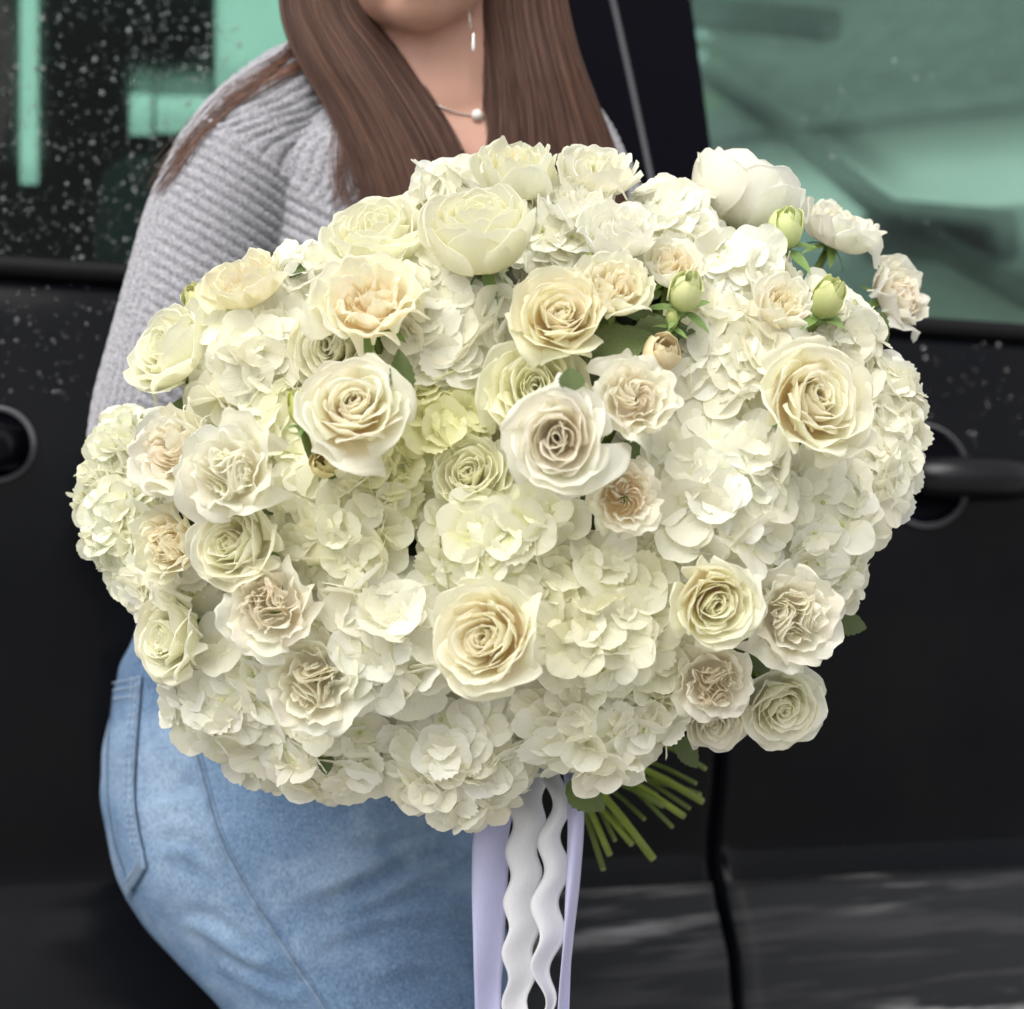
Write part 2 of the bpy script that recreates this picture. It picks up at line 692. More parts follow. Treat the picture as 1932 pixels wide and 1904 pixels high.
# belt weatherstrip, window glass, pillar
def glass_sheet(name, sl, sr, zt, mat, off=0.0, nu=20, nv=16, far=False):
    mb = MB()
    vs = []
    for lay in (0, 0.004):
        for j in range(nv):
            v = j / (nv - 1)
            for i in range(nu):
                u = i / (nu - 1)
                z0 = belt(sl(0) + (sr(0) - sl(0)) * u) - 0.01
                z = z0 + (zt - z0) * v
                s = sl(v) + (sr(v) - sl(v)) * u
                n = n_glass(s, z) + off + lay
                vs.append(K(s, n if not far else 1.72 - n, z))
    f = grid_faces(nu, nv)
    mb.add(vs[:nu * nv], f)
    return truck_part(mb, name, mat)


pl0, pl1 = on_side(1060, 0), on_side(1110, 560)
pr0, pr1 = on_side(1296, 0, lambda z: n_glass(0.2, z)), on_side(1392, 560)
pr0b = on_side(1345, 290, lambda z: n_glass(0.2, z))


def lin(p, q):
    return lambda z: p[0] + (q[0] - p[0]) * (z - p[1]) / (q[1] - p[1])


pil_l, pil_r = lin(pl0, pl1), lin(pr0, pr1)
rear_glass = glass_sheet('rear_door_window', lambda v: -0.72 + 0.05 * v, lambda v: pil_l(belt(0.2) + v * (ROOF - belt(0.2))) + 0.01, ROOF - 0.07, M['privacy'])
front_glass = glass_sheet('front_door_window', lambda v: pil_r(belt(0.2) + v * (ROOF - belt(0.2))) - 0.01, lambda v: 1.22 - 0.55 * v, ROOF - 0.07, M['glass'])


def strip(name, fl, fr, z0, z1, nfun, mat, parent=None, thick=0.012, nv=14, nu=4):
    mb = MB()
    vs = []
    for lay in (0, 1):
        for j in range(nv):
            z = z0 + (z1 - z0) * j / (nv - 1)
            for i in range(nu):
                s = fl(z) + (fr(z) - fl(z)) * i / (nu - 1)
                vs.append(K(s, nfun(s, z) + lay * thick, z))
    off = nu * nv
    f = grid_faces(nu, nv)
    f += [tuple(reversed([q + off for q in x])) for x in grid_faces(nu, nv)]
    for j in range(nv - 1):
        for i in (0, nu - 1):
            a, b_ = j * nu + i, (j + 1) * nu + i
            f.append((a, b_, b_ + off, a + off))
    for i in range(nu - 1):
        for j in (0, nv - 1):
            a, b_ = j * nu + i, j * nu + i + 1
            f.append((a, b_, b_ + off, a + off))
    mb.add(vs, f)
    return truck_part(mb, name, mat, parent, False)


zb = belt(0.2)
g0, g1 = on_side(1150, 0, lambda z: n_glass(0.2, z)), on_side(1235, 400, lambda z: n_glass(0.2, z))
gl_ = lin(g0, g1)
strip('door_pillar', pil_l, lambda z: gl_(z) - 0.004, zb - 0.002, ROOF - 0.02, lambda s, z: n_glass(s, z) - 0.012, M['trim'])
strip('door_pillar', lambda z: gl_(z) + 0.004, pil_r, zb - 0.002, ROOF - 0.02, lambda s, z: n_glass(s, z) - 0.012, M['trim'])
strip('pillar_seal', lambda z: gl_(z) - 0.0035, lambda z: gl_(z) + 0.0035, zb, ROOF - 0.02, lambda s, z: n_glass(s, z) - 0.008, M['greytrim'])


def belt_strip(name, s0, s1):
    mb = MB()
    pts = [K(s0 + (s1 - s0) * i / 30, 0.004, belt(s0 + (s1 - s0) * i / 30) + 0.006) for i in range(31)]
    mb.tube(pts, 0.011, 8)
    return truck_part(mb, name, M['rubber'])


belt_strip('belt_seal', -0.76, gap(0) - 0.01)
belt_strip('belt_seal', gap(0) + 0.01, 1.25)

# door handles with their round recesses
def handle(parent, px, py, rpx, bar):
    s, z = on_side(px, py, lambda z: -0.034)
    r = rpx * 1.65 / FPX
    mb = MB()
    prof = [(1.06, 0.0005), (1.03, -0.0035), (1.0, -0.004), (0.96, -0.002), (0.8, 0.0), (0.4, 0.001), (0.02, 0.001)]
    vs = []
    for (q, dn) in prof:
        for k in range(36):
            a = 2 * PI * k / 36
            zz = z + r * q * math.sin(a)
            nn = float(np.interp(zz - belt(s), [p[1] for p in reversed(PROF)], [p[0] for p in reversed(PROF)]))
            vs.append(K(s + r * q * math.cos(a), nn + dn - 0.0022, zz))
    mb.add(vs, [tuple(reversed(q)) for q in grid_faces(36, len(prof), True)])
    rec = truck_part(mb, 'handle_recess', M['trim'], parent)
    mb = MB()
    ring = []
    for k in range(37):
        a = 2 * PI * k / 36
        zz = z + r * 1.01 * math.sin(a)
        nn = float(np.interp(zz - belt(s), [p[1] for p in reversed(PROF)], [p[0] for p in reversed(PROF)]))
        ring.append(K(s + r * 1.01 * math.cos(a), nn - 0.003, zz))
    mb.tube(ring, 0.0032, 6, False)
    truck_part(mb, 'recess_rim', M['greytrim'], parent)
    mb = MB()
    pts, rad = [], []
    for k in range(15):
        t = k / 14
        pts.append(K(s + bar[0] + (bar[1] - bar[0]) * t, -0.034 - 0.034 * max(0.0, math.sin(PI * t)) ** 0.5 - 0.004, z - 0.003))
        rad.append(0.023)
    mb.tube(pts, rad, 12)
    truck_part(mb, 'door_handle', M['handle'], parent)


handle(front_door, 1745, 897, 98, (-0.015, 0.125))
handle(rear_door, -8, 838, 58, (-0.19, 0.012))

def rounded(mb, c, s, r, seg=4):
    bm = bmesh.new()
    bmesh.ops.create_cube(bm, size=1)
    for v in bm.verts:
        v.co = Vector((v.co.x * s[0], v.co.y * s[1], v.co.z * s[2]))
    bmesh.ops.bevel(bm, geom=bm.edges[:], offset=r, segments=seg, affect='EDGES', profile=0.5)
    bm.verts.index_update()
    mb.add([K(c[0] + v.co.x, c[1] + v.co.y, c[2] + v.co.z) for v in bm.verts], [[v.index for v in f.verts] for f in bm.faces])
    bm.free()


# added band low on both doors, sky reflection streaks painted into its colour
def reflection_mat():
    m, n, l, b = new_mat('painted_sky_reflection')
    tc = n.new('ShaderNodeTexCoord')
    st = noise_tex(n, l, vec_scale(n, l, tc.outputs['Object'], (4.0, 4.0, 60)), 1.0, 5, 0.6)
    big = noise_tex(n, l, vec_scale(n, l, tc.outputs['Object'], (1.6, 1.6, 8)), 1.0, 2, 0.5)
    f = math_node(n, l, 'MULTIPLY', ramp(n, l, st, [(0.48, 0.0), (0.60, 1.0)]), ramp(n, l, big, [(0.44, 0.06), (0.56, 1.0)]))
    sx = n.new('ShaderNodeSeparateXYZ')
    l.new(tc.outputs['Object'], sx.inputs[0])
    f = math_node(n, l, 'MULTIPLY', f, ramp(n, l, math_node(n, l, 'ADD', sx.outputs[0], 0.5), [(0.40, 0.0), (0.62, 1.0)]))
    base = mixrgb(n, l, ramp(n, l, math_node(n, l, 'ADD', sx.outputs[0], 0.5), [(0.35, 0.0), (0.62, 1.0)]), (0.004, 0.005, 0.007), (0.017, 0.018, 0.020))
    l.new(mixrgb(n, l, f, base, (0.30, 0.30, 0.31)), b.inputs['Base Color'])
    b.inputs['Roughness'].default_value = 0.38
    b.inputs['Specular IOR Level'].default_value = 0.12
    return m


M['reflection'] = reflection_mat()


def reflection_band(parent, s0, s1):
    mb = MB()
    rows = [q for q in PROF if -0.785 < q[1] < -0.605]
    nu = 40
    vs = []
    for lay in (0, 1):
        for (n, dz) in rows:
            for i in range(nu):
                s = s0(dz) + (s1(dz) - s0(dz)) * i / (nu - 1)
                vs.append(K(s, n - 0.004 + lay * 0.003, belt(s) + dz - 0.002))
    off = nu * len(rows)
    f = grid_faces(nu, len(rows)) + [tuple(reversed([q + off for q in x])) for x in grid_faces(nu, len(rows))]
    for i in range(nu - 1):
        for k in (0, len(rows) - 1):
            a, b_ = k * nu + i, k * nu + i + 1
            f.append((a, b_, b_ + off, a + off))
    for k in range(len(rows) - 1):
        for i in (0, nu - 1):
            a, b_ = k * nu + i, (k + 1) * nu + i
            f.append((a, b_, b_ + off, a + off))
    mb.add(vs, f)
    truck_part(mb, 'door_reflection_band', M['reflection'], parent)


reflection_band(rear_door, lambda d: -0.06, lambda d: gap(d) - 0.008)
reflection_band(front_door, lambda d: gap(d) + 0.008, lambda d: 1.26)

# far door mirror and far windshield pillar, seen through the front window
fm = [on_side(px, py, lambda z: 1.66) for px, py in ((1705, 470), (1960, 380))]
mb = MB()
rounded(mb, ((fm[0][0] + fm[1][0]) / 2, 1.80, (fm[0][1] + fm[1][1]) / 2), (abs(fm[1][0] - fm[0][0]), 0.16, abs(fm[1][1] - fm[0][1])), 0.035)
truck_part(mb, 'side_mirror', M['trim'])
mb = MB()
fp = [on_side(px, py, lambda z: 1.60) for px, py in ((1318, 130), (1470, 235), (1640, 375), (1800, 480), (1960, 570))]
mb.tube([K(s, 1.60, z) for s, z in fp], [0.022, 0.026, 0.032, 0.036, 0.04], 8)
truck_part(mb, 'windshield_pillar', M['cabin'])

# sill, running board, roof, far side, cabin
mb = MB()
mb.box((-0.15, 0.02, 0.46), (2.5, 0.12, 0.08), K)
truck_part(mb, 'rocker_panel', M['rubber'], smooth=False)
mb = MB()
mb.box((0.2, -0.10, 0.435), (1.9, 0.17, 0.035), K)
truck_part(mb, 'running_board', M['rubber'], smooth=False)
mb = MB()
mb.tube([K(-0.72 + 1.84 * i / 20, -0.19, 0.452) for i in range(21)], 0.008, 8)
truck_part(mb, 'running_board_trim', M['chrome'])
mb = MB()
rv = []
for j in range(14):
    n = 0.20 + 1.32 * j / 13
    for i in range(14):
        s = -0.86 + 1.55 * i / 13
        rv.append(K(s, n, ROOF - 0.03 + 0.06 * max(0.0, math.sin(PI * j / 13)) ** 0.6))
mb.add(rv + [p - Vector((0, 0, 0.03)) for p in rv], grid_faces(14, 14) + [tuple(reversed([q + 196 for q in x])) for x in grid_faces(14, 14)])
truck_part(mb, 'roof', M['paint'])
mb = MB()
mb.box((0.2, 0.9, 0.56), (2.2, 1.5, 0.06), K)
truck_part(mb, 'cabin_floor', M['cabin'], smooth=False)
mb = MB()
mb.box((0.2, 1.70, 0.93), (2.2, 0.06, 0.80), K)
truck_part(mb, 'far_door', M['cabin'], smooth=False)
# far side above the belt: added panel, holed for light patches, and top rail
mb = MB()
def fbox(s0, s1, z0, z1, n=1.62, t=0.05):
    mb.box(((s0 + s1) / 2, n, (z0 + z1) / 2), (s1 - s0, t, z1 - z0), K)
def at_far(px, py):
    return on_side(px, py, lambda z: 1.62)


HOLES = [(38, 72, -60, 352), (405, 640, -60, 172), (244, 287, 172, 260), (292, 400, 176, 256)]
xs = sorted({-420, 760} | {h[0] for h in HOLES} | {h[1] for h in HOLES})
ys = sorted({-160, 560} | {h[2] for h in HOLES} | {h[3] for h in HOLES})
for xa, xb in zip(xs, xs[1:]):
    for ya, yb in zip(ys, ys[1:]):
        if any(h[0] <= xa and xb <= h[1] and h[2] <= ya and yb <= h[3] for h in HOLES):
            continue
        c4 = [at_far(xa, ya), at_far(xb, ya), at_far(xb, yb), at_far(xa, yb)]
        mb.add([K(s, 1.60, z) for s, z in c4] + [K(s, 1.64, z) for s, z in c4], [(0, 1, 2, 3), (7, 6, 5, 4), (0, 4, 5, 1), (1, 5, 6, 2), (2, 6, 7, 3), (3, 7, 4, 0)])
fbox(0.3, 1.3, ROOF - 0.07, ROOF - 0.01)
truck_part(mb, 'far_side_mask', M['cabin'], smooth=False)
glass_sheet('far_window', lambda v: -0.9, lambda v: 1.2 - 0.5 * v, ROOF - 0.07, M['glass'], far=True)
mb = MB()
mb.box((-0.93, 0.88, 1.25), (0.06, 1.5, 1.4), K)
truck_part(mb, 'cab_rear_wall', M['cabin'], smooth=False)


for (s, n) in ((-0.33, 0.42), (-0.33, 1.22), (0.36, 0.42), (0.36, 1.22)):
    mb = MB()
    rounded(mb, (s + 0.26, n, 0.80), (0.52, 0.52, 0.18), 0.06)
    rounded(mb, (s, n, 1.08), (0.16, 0.52, 0.56), 0.07)
    st = truck_part(mb, 'seat', M['seat'])
    mb = MB()
    rounded(mb, (s - 0.03, n, 1.45), (0.12, 0.28, 0.18), 0.055)
    truck_part(mb, 'headrest', M['seat'], st)
mb = MB()
rounded(mb, (1.28, 0.88, 1.08), (0.50, 1.45, 0.42), 0.12)
truck_part(mb, 'dashboard', M['cabin'])
mb = MB()
ring = [K(0.98 + 0.07 * math.sin(2 * PI * k / 40), 0.45 + 0.18 * math.cos(2 * PI * k / 40), 1.22 + 0.17 * math.sin(2 * PI * k / 40)) for k in range(41)]
mb.tube(ring, 0.014, 8, False)
for k in (0, 13, 27):
    mb.tube([ring[k], K(1.0, 0.45, 1.22)], 0.012, 8)
truck_part(mb, 'steering_wheel', M['cabin'])
mb = MB()
ws = [K(0.70 + 0.60 * j / 7, 0.16 + 0.04 * (1 - j / 7) + (1.40 - 0.08 * (1 - j / 7)) * i / 7, ROOF - 0.05 - (ROOF - 1.40) * j / 7) for j in range(8) for i in range(8)]
mb.add(ws, grid_faces(8, 8))
truck_part(mb, 'windshield', M['glass'])
mb = MB()
mb.tube([K(0.68, n_glass(0.6, ROOF - .04), ROOF - 0.04), K(1.02, 0.14, 1.75), K(1.32, 0.06, 1.33)], 0.03, 8)
truck_part(mb, 'windshield_pillar', M['paint'])
mb = MB()
rounded(mb, (1.95, 0.86, 1.12), (1.1, 1.66, 0.44), 0.10)
truck_part(mb, 'hood', M['paint'])
mb = MB()
rounded(mb, (-1.75, 0.98, 1.50), (1.66, 1.40, 1.75), 0.10)
truck_part(mb, 'cargo_body', M['paint'])
for (s, n) in ((1.75, 0.12), (-1.75, 0.12), (1.75, 1.6), (-1.75, 1.6)):
    mb = MB()
    prof = [(0.24, -0.11), (0.36, -0.12), (0.395, -0.09), (0.395, 0.09), (0.36, 0.12), (0.24, 0.11)]
    mb.add([K(s + r * math.cos(2 * PI * k / 32), n + q, 0.395 + r * math.sin(2 * PI * k / 32)) for (r, q) in prof for k in range(32)], grid_faces(32, 6, True))
    ty = truck_part(mb, 'wheel', M['rubber'])
    mb = MB()
    prof = [(0.245, -0.10), (0.22, -0.09), (0.20, -0.05), (0.06, -0.07), (0.01, -0.075)]
    mb.add([K(s + r * math.cos(2 * PI * k / 32), n + q * (1 if n < 1 else -1), 0.395 + r * math.sin(2 * PI * k / 32)) for (r, q) in prof for k in range(32)], grid_faces(32, 5, True))
    truck_part(mb, 'rim', M['rim'], ty)

# raindrops on glass and paint: uncountable
mb = MB()
rr = random.Random(3)
for k in range(1640):
    if k < 1400:
        px, py = rr.uniform(0, 900), rr.uniform(0, 505) ** 1.0
        if px > 480 and rr.random() < 0.7:
            px *= 0.5
        onp = False
    elif k < 1500:
        px, py = rr.uniform(1380, 1932), rr.uniform(0, 600)
        onp = False
    else:
        px, py = (rr.uniform(0, 240), rr.uniform(520, 760)) if k < 1590 else (rr.uniform(1750, 1932), rr.uniform(640, 860))
        onp = True
    s, z = on_side(px, py, (lambda z: n_glass(0.0, z)) if not onp else (lambda z: -0.02))
    if onp:
        nn = float(np.interp(z - belt(s), [p[1] for p in reversed(PROF)], [p[0] for p in reversed(PROF)]))
    else:
        if z < belt(s) + 0.02 or z > ROOF - 0.09:
            continue
        nn = n_glass(s, z)
    r = min(0.0028, 0.0005 + rr.expovariate(1 / 0.00045))
    c = K(s, nn - r * 0.15, z)
    vs, fs = [], grid_faces(7, 4, True)
    for j in range(4):
        th = PI / 2 * (1 - j / 3.2)
        for i in range(7):
            a = 2 * PI * i / 7
            vs.append(c + S_ * (r * math.sin(th) * math.cos(a)) + Vector((0, 0, r * 1.15 * math.sin(th) * math.sin(a))) - N_ * (r * 0.6 * math.cos(th)))
    mb.add(vs, fs + [tuple(range(21, 28))])
tag(truck_part(mb, 'raindrops', M['drop']), None, kind='stuff')

# beyond the van: a pale house and trees, seen only through the tinted glass
def tree(x, y, h, r, seed, label):
    rr = random.Random(seed)
    t = thing('tree', label, 'tree', Matrix.Translation((x, y, 0)), 'trees beyond the van')
    mb = MB()
    mb.tube([(0, 0, -0.1), (0.05, 0, h * 0.3), (0, 0.05, h * 0.6), (0.1, 0, h * 0.9)], [0.22, 0.17, 0.12, 0.03], 9)
    for k in range(7):
        a = rr.uniform(0, 2 * PI)
        z0 = h * rr.uniform(0.3, 0.65)
        mb.tube([(0, 0, z0), (r * .4 * math.cos(a), r * .4 * math.sin(a), z0 + h * .12), (r * .8 * math.cos(a), r * .8 * math.sin(a), z0 + h * .18)], [0.08, 0.05, 0.02], 6)
    mb.build('trunk', M['bark'], t)
    mb = MB()
    for k in range(2600):
        c = rr.choice(range(14))
        cr = random.Random(seed * 99 + c)
        cc = Vector((cr.uniform(-.7, .7) * r, cr.uniform(-.7, .7) * r, h * cr.uniform(0.35, 0.95)))
        p = cc + Vector((rr.gauss(0, 1), rr.gauss(0, 1), rr.gauss(0, 1))) * r * 0.24
        q = Quaternion((rr.gauss(0, 1), rr.gauss(0, 1), rr.gauss(0, 1), rr.gauss(0, 1))).normalized()
        s = rr.uniform(0.06, 0.13)
        mb.add([p + q @ Vector(v) * s for v in ((-1, 0, 0), (0, -.6, .1), (1, 0, 0), (0, .6, .1))], [(0, 1, 2, 3)])
    mb.build('crown', M['treeleaf'], t, False)


added_garage = thing('added_garage', 'added pale building brightening the openings seen through the van rear window', 'added_garage', Matrix.Translation((-3.6, 8.5, 0)))  # pale building added to brighten the openings in the van's far side
mb = MB()
mb.box((0, 1.5, 2.4), (6.4, 3.0, 4.8))
mb.build('wall', M['plaster'], added_garage, False)
mb = MB()
mb.box((0, 1.5, 4.9), (6.8, 3.4, 0.2))
mb.build('roof', M['roof'], added_garage, False)
mb = MB()
mb.box((0.4, -0.03, 1.15), (2.6, 0.10, 2.3))
mb.build('door', M['greytrim'], added_garage, False)
tree(-0.3, 10.5, 7.0, 2.2, 2, 'leafy green tree behind the door pillar of the van')
tree(0.2, 14.0, 7.5, 2.3, 3, 'leafy green tree seen at the top left corner of the front window')
house = thing('house', 'pale rendered house with a dark porch roof, blurred behind the van front window', 'house', Matrix.Translation((4.4, 9.2, 0)) @ Matrix.Rotation(-0.42, 4, 'Z'))
mb = MB()
mb.box((0, 1.5, 1.97), (6.2, 3.0, 3.94))
mb.build('wall', M['plaster'], house, False)
mb = MB()
mb.add([(-3.4, -0.35, 3.92), (3.4, -0.35, 3.92), (3.4, 3.3, 3.92), (-3.4, 3.3, 3.92), (-3.4, 1.5, 6.2), (3.4, 1.5, 6.2)], [(0, 1, 5, 4), (2, 3, 4, 5), (0, 4, 3), (1, 2, 5), (3, 2, 1, 0)])
mb.build('roof', M['roof'], house, False)
mb = MB()
mb.add([(-3.6, -1.3, 2.78), (3.3, -1.3, 2.78), (3.3, -0.004, 3.34), (-3.6, -0.004, 3.34), (-3.6, -1.3, 2.68), (3.3, -1.3, 2.68), (3.3, -0.004, 3.24), (-3.6, -0.004, 3.24)],
       [(0, 1, 2, 3), (7, 6, 5, 4), (0, 4, 5, 1), (1, 5, 6, 2), (3, 2, 6, 7), (0, 3, 7, 4)])
mb.build('porch_roof', M['roof'], house, False)
for wx in (-3.4, -0.2, 3.1):
    mb = MB()
    mb.box((wx, -1.2, 1.34), (0.14, 0.14, 2.68))
    mb.build('post', M['shoe'], house, False)
for wx in (-1.7, 0.3, 1.9):
    mb = MB()
    mb.box((wx, -0.02, 1.75), (0.9, 0.08, 1.1))
    wo = mb.build('window', M['shoe'], house, False)
    mb = MB()
    mb.box((wx, -0.05, 1.75), (0.76, 0.06, 0.96))
    mb.build('pane', M['pane'], wo, False)

# ------------------------------------------------------------------ the person
person = thing('person', 'person in a grey knit sweater and blue jeans with long brown hair, holding the bouquet', 'person', Matrix.Translation((-0.2, 1.3, 0)))
PIV = Matrix.Translation((0.2, -1.3, 0))


def person_part(name, me, mat, parent=None):
    o = link(name, me, mat, parent or person)
    if parent is None:
        o.matrix_parent_inverse = PIV
    return o


D = 1.22
HEAD = P(795, -205, 1.22)
b = MB()
b.ellipsoid(HEAD + Vector((0, 0.015, 0.02)), (0.074, 0.095, 0.095))
jaw_rot = None
b.ellipsoid(P(790, -85, 1.185), (0.056, 0.060, 0.062))
b.ellipsoid(P(790, 8, 1.165), (0.030, 0.026, 0.021))                       # chin
b.ellipsoid(P(728, -45, 1.18), (0.026, 0.045, 0.036))
b.ellipsoid(P(848, -45, 1.18), (0.026, 0.045, 0.036))                      # jaw corners
b.ellipsoid(P(735, -150, 1.145), (0.024, 0.022, 0.024))
b.ellipsoid(P(848, -150, 1.145), (0.024, 0.022, 0.024))                    # cheeks
b.capsule(P(791, -235, 1.13), P(791, -140, 1.107), 0.009, 0.012)           # nose
b.ellipsoid(P(775, -132, 1.117), (0.008, 0.009, 0.007))
b.ellipsoid(P(807, -132, 1.117), (0.008, 0.009, 0.007))
b.capsule(P(740, -262, 1.128), P(845, -262, 1.128), 0.010, 0.010)          # brow
b.ellipsoid(P(625, -190, 1.24), (0.010, 0.018, 0.030))
b.ellipsoid(P(962, -190, 1.24), (0.010, 0.018, 0.030))                     # ears
NB = P(835, 215, 1.24)
b.capsule(P(812, -20, 1.235), P(842, 210, 1.245), 0.052, 0.058, 16)         # neck
b.ellipsoid(P(835, 330, 1.27), (0.150, 0.085, 0.085))                      # upper chest
b.ellipsoid(P(760, 600, 1.28), (0.140, 0.095, 0.15))
b.ellipsoid(P(640, 950, 1.30), (0.130, 0.10, 0.14))
b.ellipsoid(P(520, 1330, 1.33), (0.140, 0.13, 0.13))
SHR, ELR, HAR = P(478, 335, 1.245), P(300, 950, 1.20), P(885, 1268, 1.105)
SHL, ELL, HAL = P(1050, 330, 1.28), P(1290, 860, 1.24), P(1045, 1190, 1.12)
b.capsule(SHR, ELR, 0.045, 0.038)
b.capsule(ELR, P(480, 1120, 1.17), 0.034, 0.034)
b.capsule(P(480, 1120, 1.17), HAR, 0.034, 0.024)
b.capsule(SHL, ELL, 0.040, 0.036)
b.capsule(ELL, HAL, 0.036, 0.024)
KNR, ANR = P(820, 2230, 1.24), Vector((-0.19, 1.32, 0.09))
KNL, ANL = P(870, 2230, 1.44), Vector((-0.10, 1.52, 0.09))
b.capsule(P(520, 1480, 1.29), KNR, 0.085, 0.055)
b.capsule(P(560, 1480, 1.42), KNL, 0.085, 0.055)
b.capsule(KNR, ANR, 0.052, 0.036)
b.capsule(KNL, ANL, 0.052, 0.036)


def hand(mb, wrist, fwd, nrm, side):
    fwd, nrm = Vector(fwd).normalized(), Vector(nrm).normalized()
    lat = fwd.cross(nrm).normalized() * side
    rot = Matrix((lat, fwd, nrm)).transposed()
    pc = wrist + fwd * 0.045
    mb.ellipsoid(pc, (0.038, 0.050, 0.015), rot)
    for k, (o, ln) in enumerate(((-0.029, 0.060), (-0.010, 0.072), (0.010, 0.068), (0.029, 0.052))):
        p0 = pc + lat * o + fwd * 0.040
        d1 = (fwd * 0.75 + nrm * 0.65).normalized()
        p1 = p0 + d1 * ln * 0.42
        d2 = (fwd * -0.1 + nrm * 1.0).normalized()
        p2 = p1 + d2 * ln * 0.34
        d3 = (fwd * -0.8 + nrm * 0.6).normalized()
        p3 = p2 + d3 * ln * 0.28
        mb.capsule(p0, p1, 0.0092, 0.0086, 8)
        mb.capsule(p1, p2, 0.0086, 0.0078, 8)
        mb.capsule(p2, p3, 0.0078, 0.0066, 8)
    t0 = pc - lat * 0.026 - fwd * 0.018
    t1 = t0 + (-lat * 0.7 + fwd * 0.5 + nrm * 0.5).normalized() * 0.036
    t2 = t1 + (lat * 0.1 + fwd * 0.6 + nrm * 0.7).normalized() * 0.030
    mb.capsule(t0, t1, 0.0125, 0.0105, 8)
    mb.capsule(t1, t2, 0.0105, 0.008, 8)


hand(b, HAR, (1, 0.05, -0.1), (0.15, 0.6, 0.75), 1)
hand(b, HAL, (-0.8, -0.1, -0.5), (-0.3, -0.6, 0.6), 1)
body_me = remeshed(b, 'body', 0.0045, 5)
body = person_part('body', body_me, M['skin'])

mb = MB()
mb.ellipsoid(P(791, -58, 1.128), (0.024, 0.008, 0.0055))
mb.ellipsoid(P(791, -40, 1.129), (0.021, 0.009, 0.0065))
person_part('lips', mb.mesh('lips'), M['lip'])
for ex in (745, 838):
    mb = MB()
    mb.ellipsoid(P(ex, -218, 1.136), (0.0135, 0.012, 0.0095))
    e = person_part('eye', mb.mesh('eye'), M['eyewhite'])
    mb = MB()
    mb.ellipsoid(P(ex, -218, 1.1255), (0.0055, 0.003, 0.0055))
    i_ = link('iris', mb.mesh('iris'), M['iris'], e)

# sweater: union of sleeves and trunk, ribbed knit as real relief
b = MB()


def loft(mb, rows, nseg=36):
    """rows: (centre Vector, half-width x, half-depth y)"""
    rows = [(np.array(r[0]), r[1], r[2]) for r in rows]
    pts = catmull([list(r[0]) + [r[1], r[2]] for r in rows], len(rows) * 5)
    vs = []
    for p in pts:
        for k in range(nseg):
            a = 2 * PI * k / nseg
            vs.append((p[0] + p[3] * math.cos(a), p[1] + p[4] * math.sin(a), p[2]))
    n = len(pts)
    f = grid_faces(nseg, n, True)
    f.append(tuple(reversed(range(nseg))))
    f.append(tuple(range((n - 1) * nseg, n * nseg)))
    mb.add(vs, f)


def px_row(xl, xr, y, d, hd):
    c = P((xl + xr) / 2, y, d)
    return (c, (xr - xl) / 2 * d / FPX, hd)


loft(b, [px_row(700, 1000, 150, 1.27, 0.045), px_row(610, 1050, 195, 1.27, 0.068), px_row(530, 1090, 260, 1.27, 0.085), px_row(440, 1120, 340, 1.275, 0.098),
         px_row(430, 1165, 450, 1.28, 0.105), px_row(420, 1130, 600, 1.285, 0.11), px_row(380, 1010, 850, 1.30, 0.115), px_row(330, 880, 1100, 1.32, 0.125),
         px_row(285, 810, 1230, 1.33, 0.135)])
slv = [(620, 140, 1.265, 0.036), (545, 215, 1.25, 0.050), (468, 310, 1.238, 0.058), (418, 420, 1.228, 0.060), (375, 550, 1.215, 0.057), (332, 690, 1.205, 0.054),
       (300, 805, 1.20, 0.052), (285, 900, 1.20, 0.049), (315, 985, 1.20, 0.050)]
pts = catmull([list(P(a, c, d)) + [r] for a, c, d, r in slv], 44)
b.tube([p[:3] for p in pts], [p[3] for p in pts], 28)
fore = catmull([list(P(320, 985, 1.20)) + [0.049], list(P(480, 1120, 1.17)) + [0.046], list(P(680, 1215, 1.14)) + [0.040], list(P(850, 1262, 1.11)) + [0.034]], 24)
b.tube([p[:3] for p in fore], [p[3] for p in fore], 24)
slv = [(985, 200, 1.28, 0.040), (1035, 270, 1.28, 0.050), (1075, 350, 1.28, 0.055), (1130, 480, 1.275, 0.056), (1210, 650, 1.26, 0.054), (1270, 800, 1.25, 0.051), (1265, 900, 1.235, 0.049),
       (1190, 1020, 1.19, 0.044), (1100, 1130, 1.14, 0.036)]
pts = catmull([list(P(a, c, d)) + [r] for a, c, d, r in slv], 50)
b.tube([p[:3] for p in pts], [p[3] for p in pts], 24)


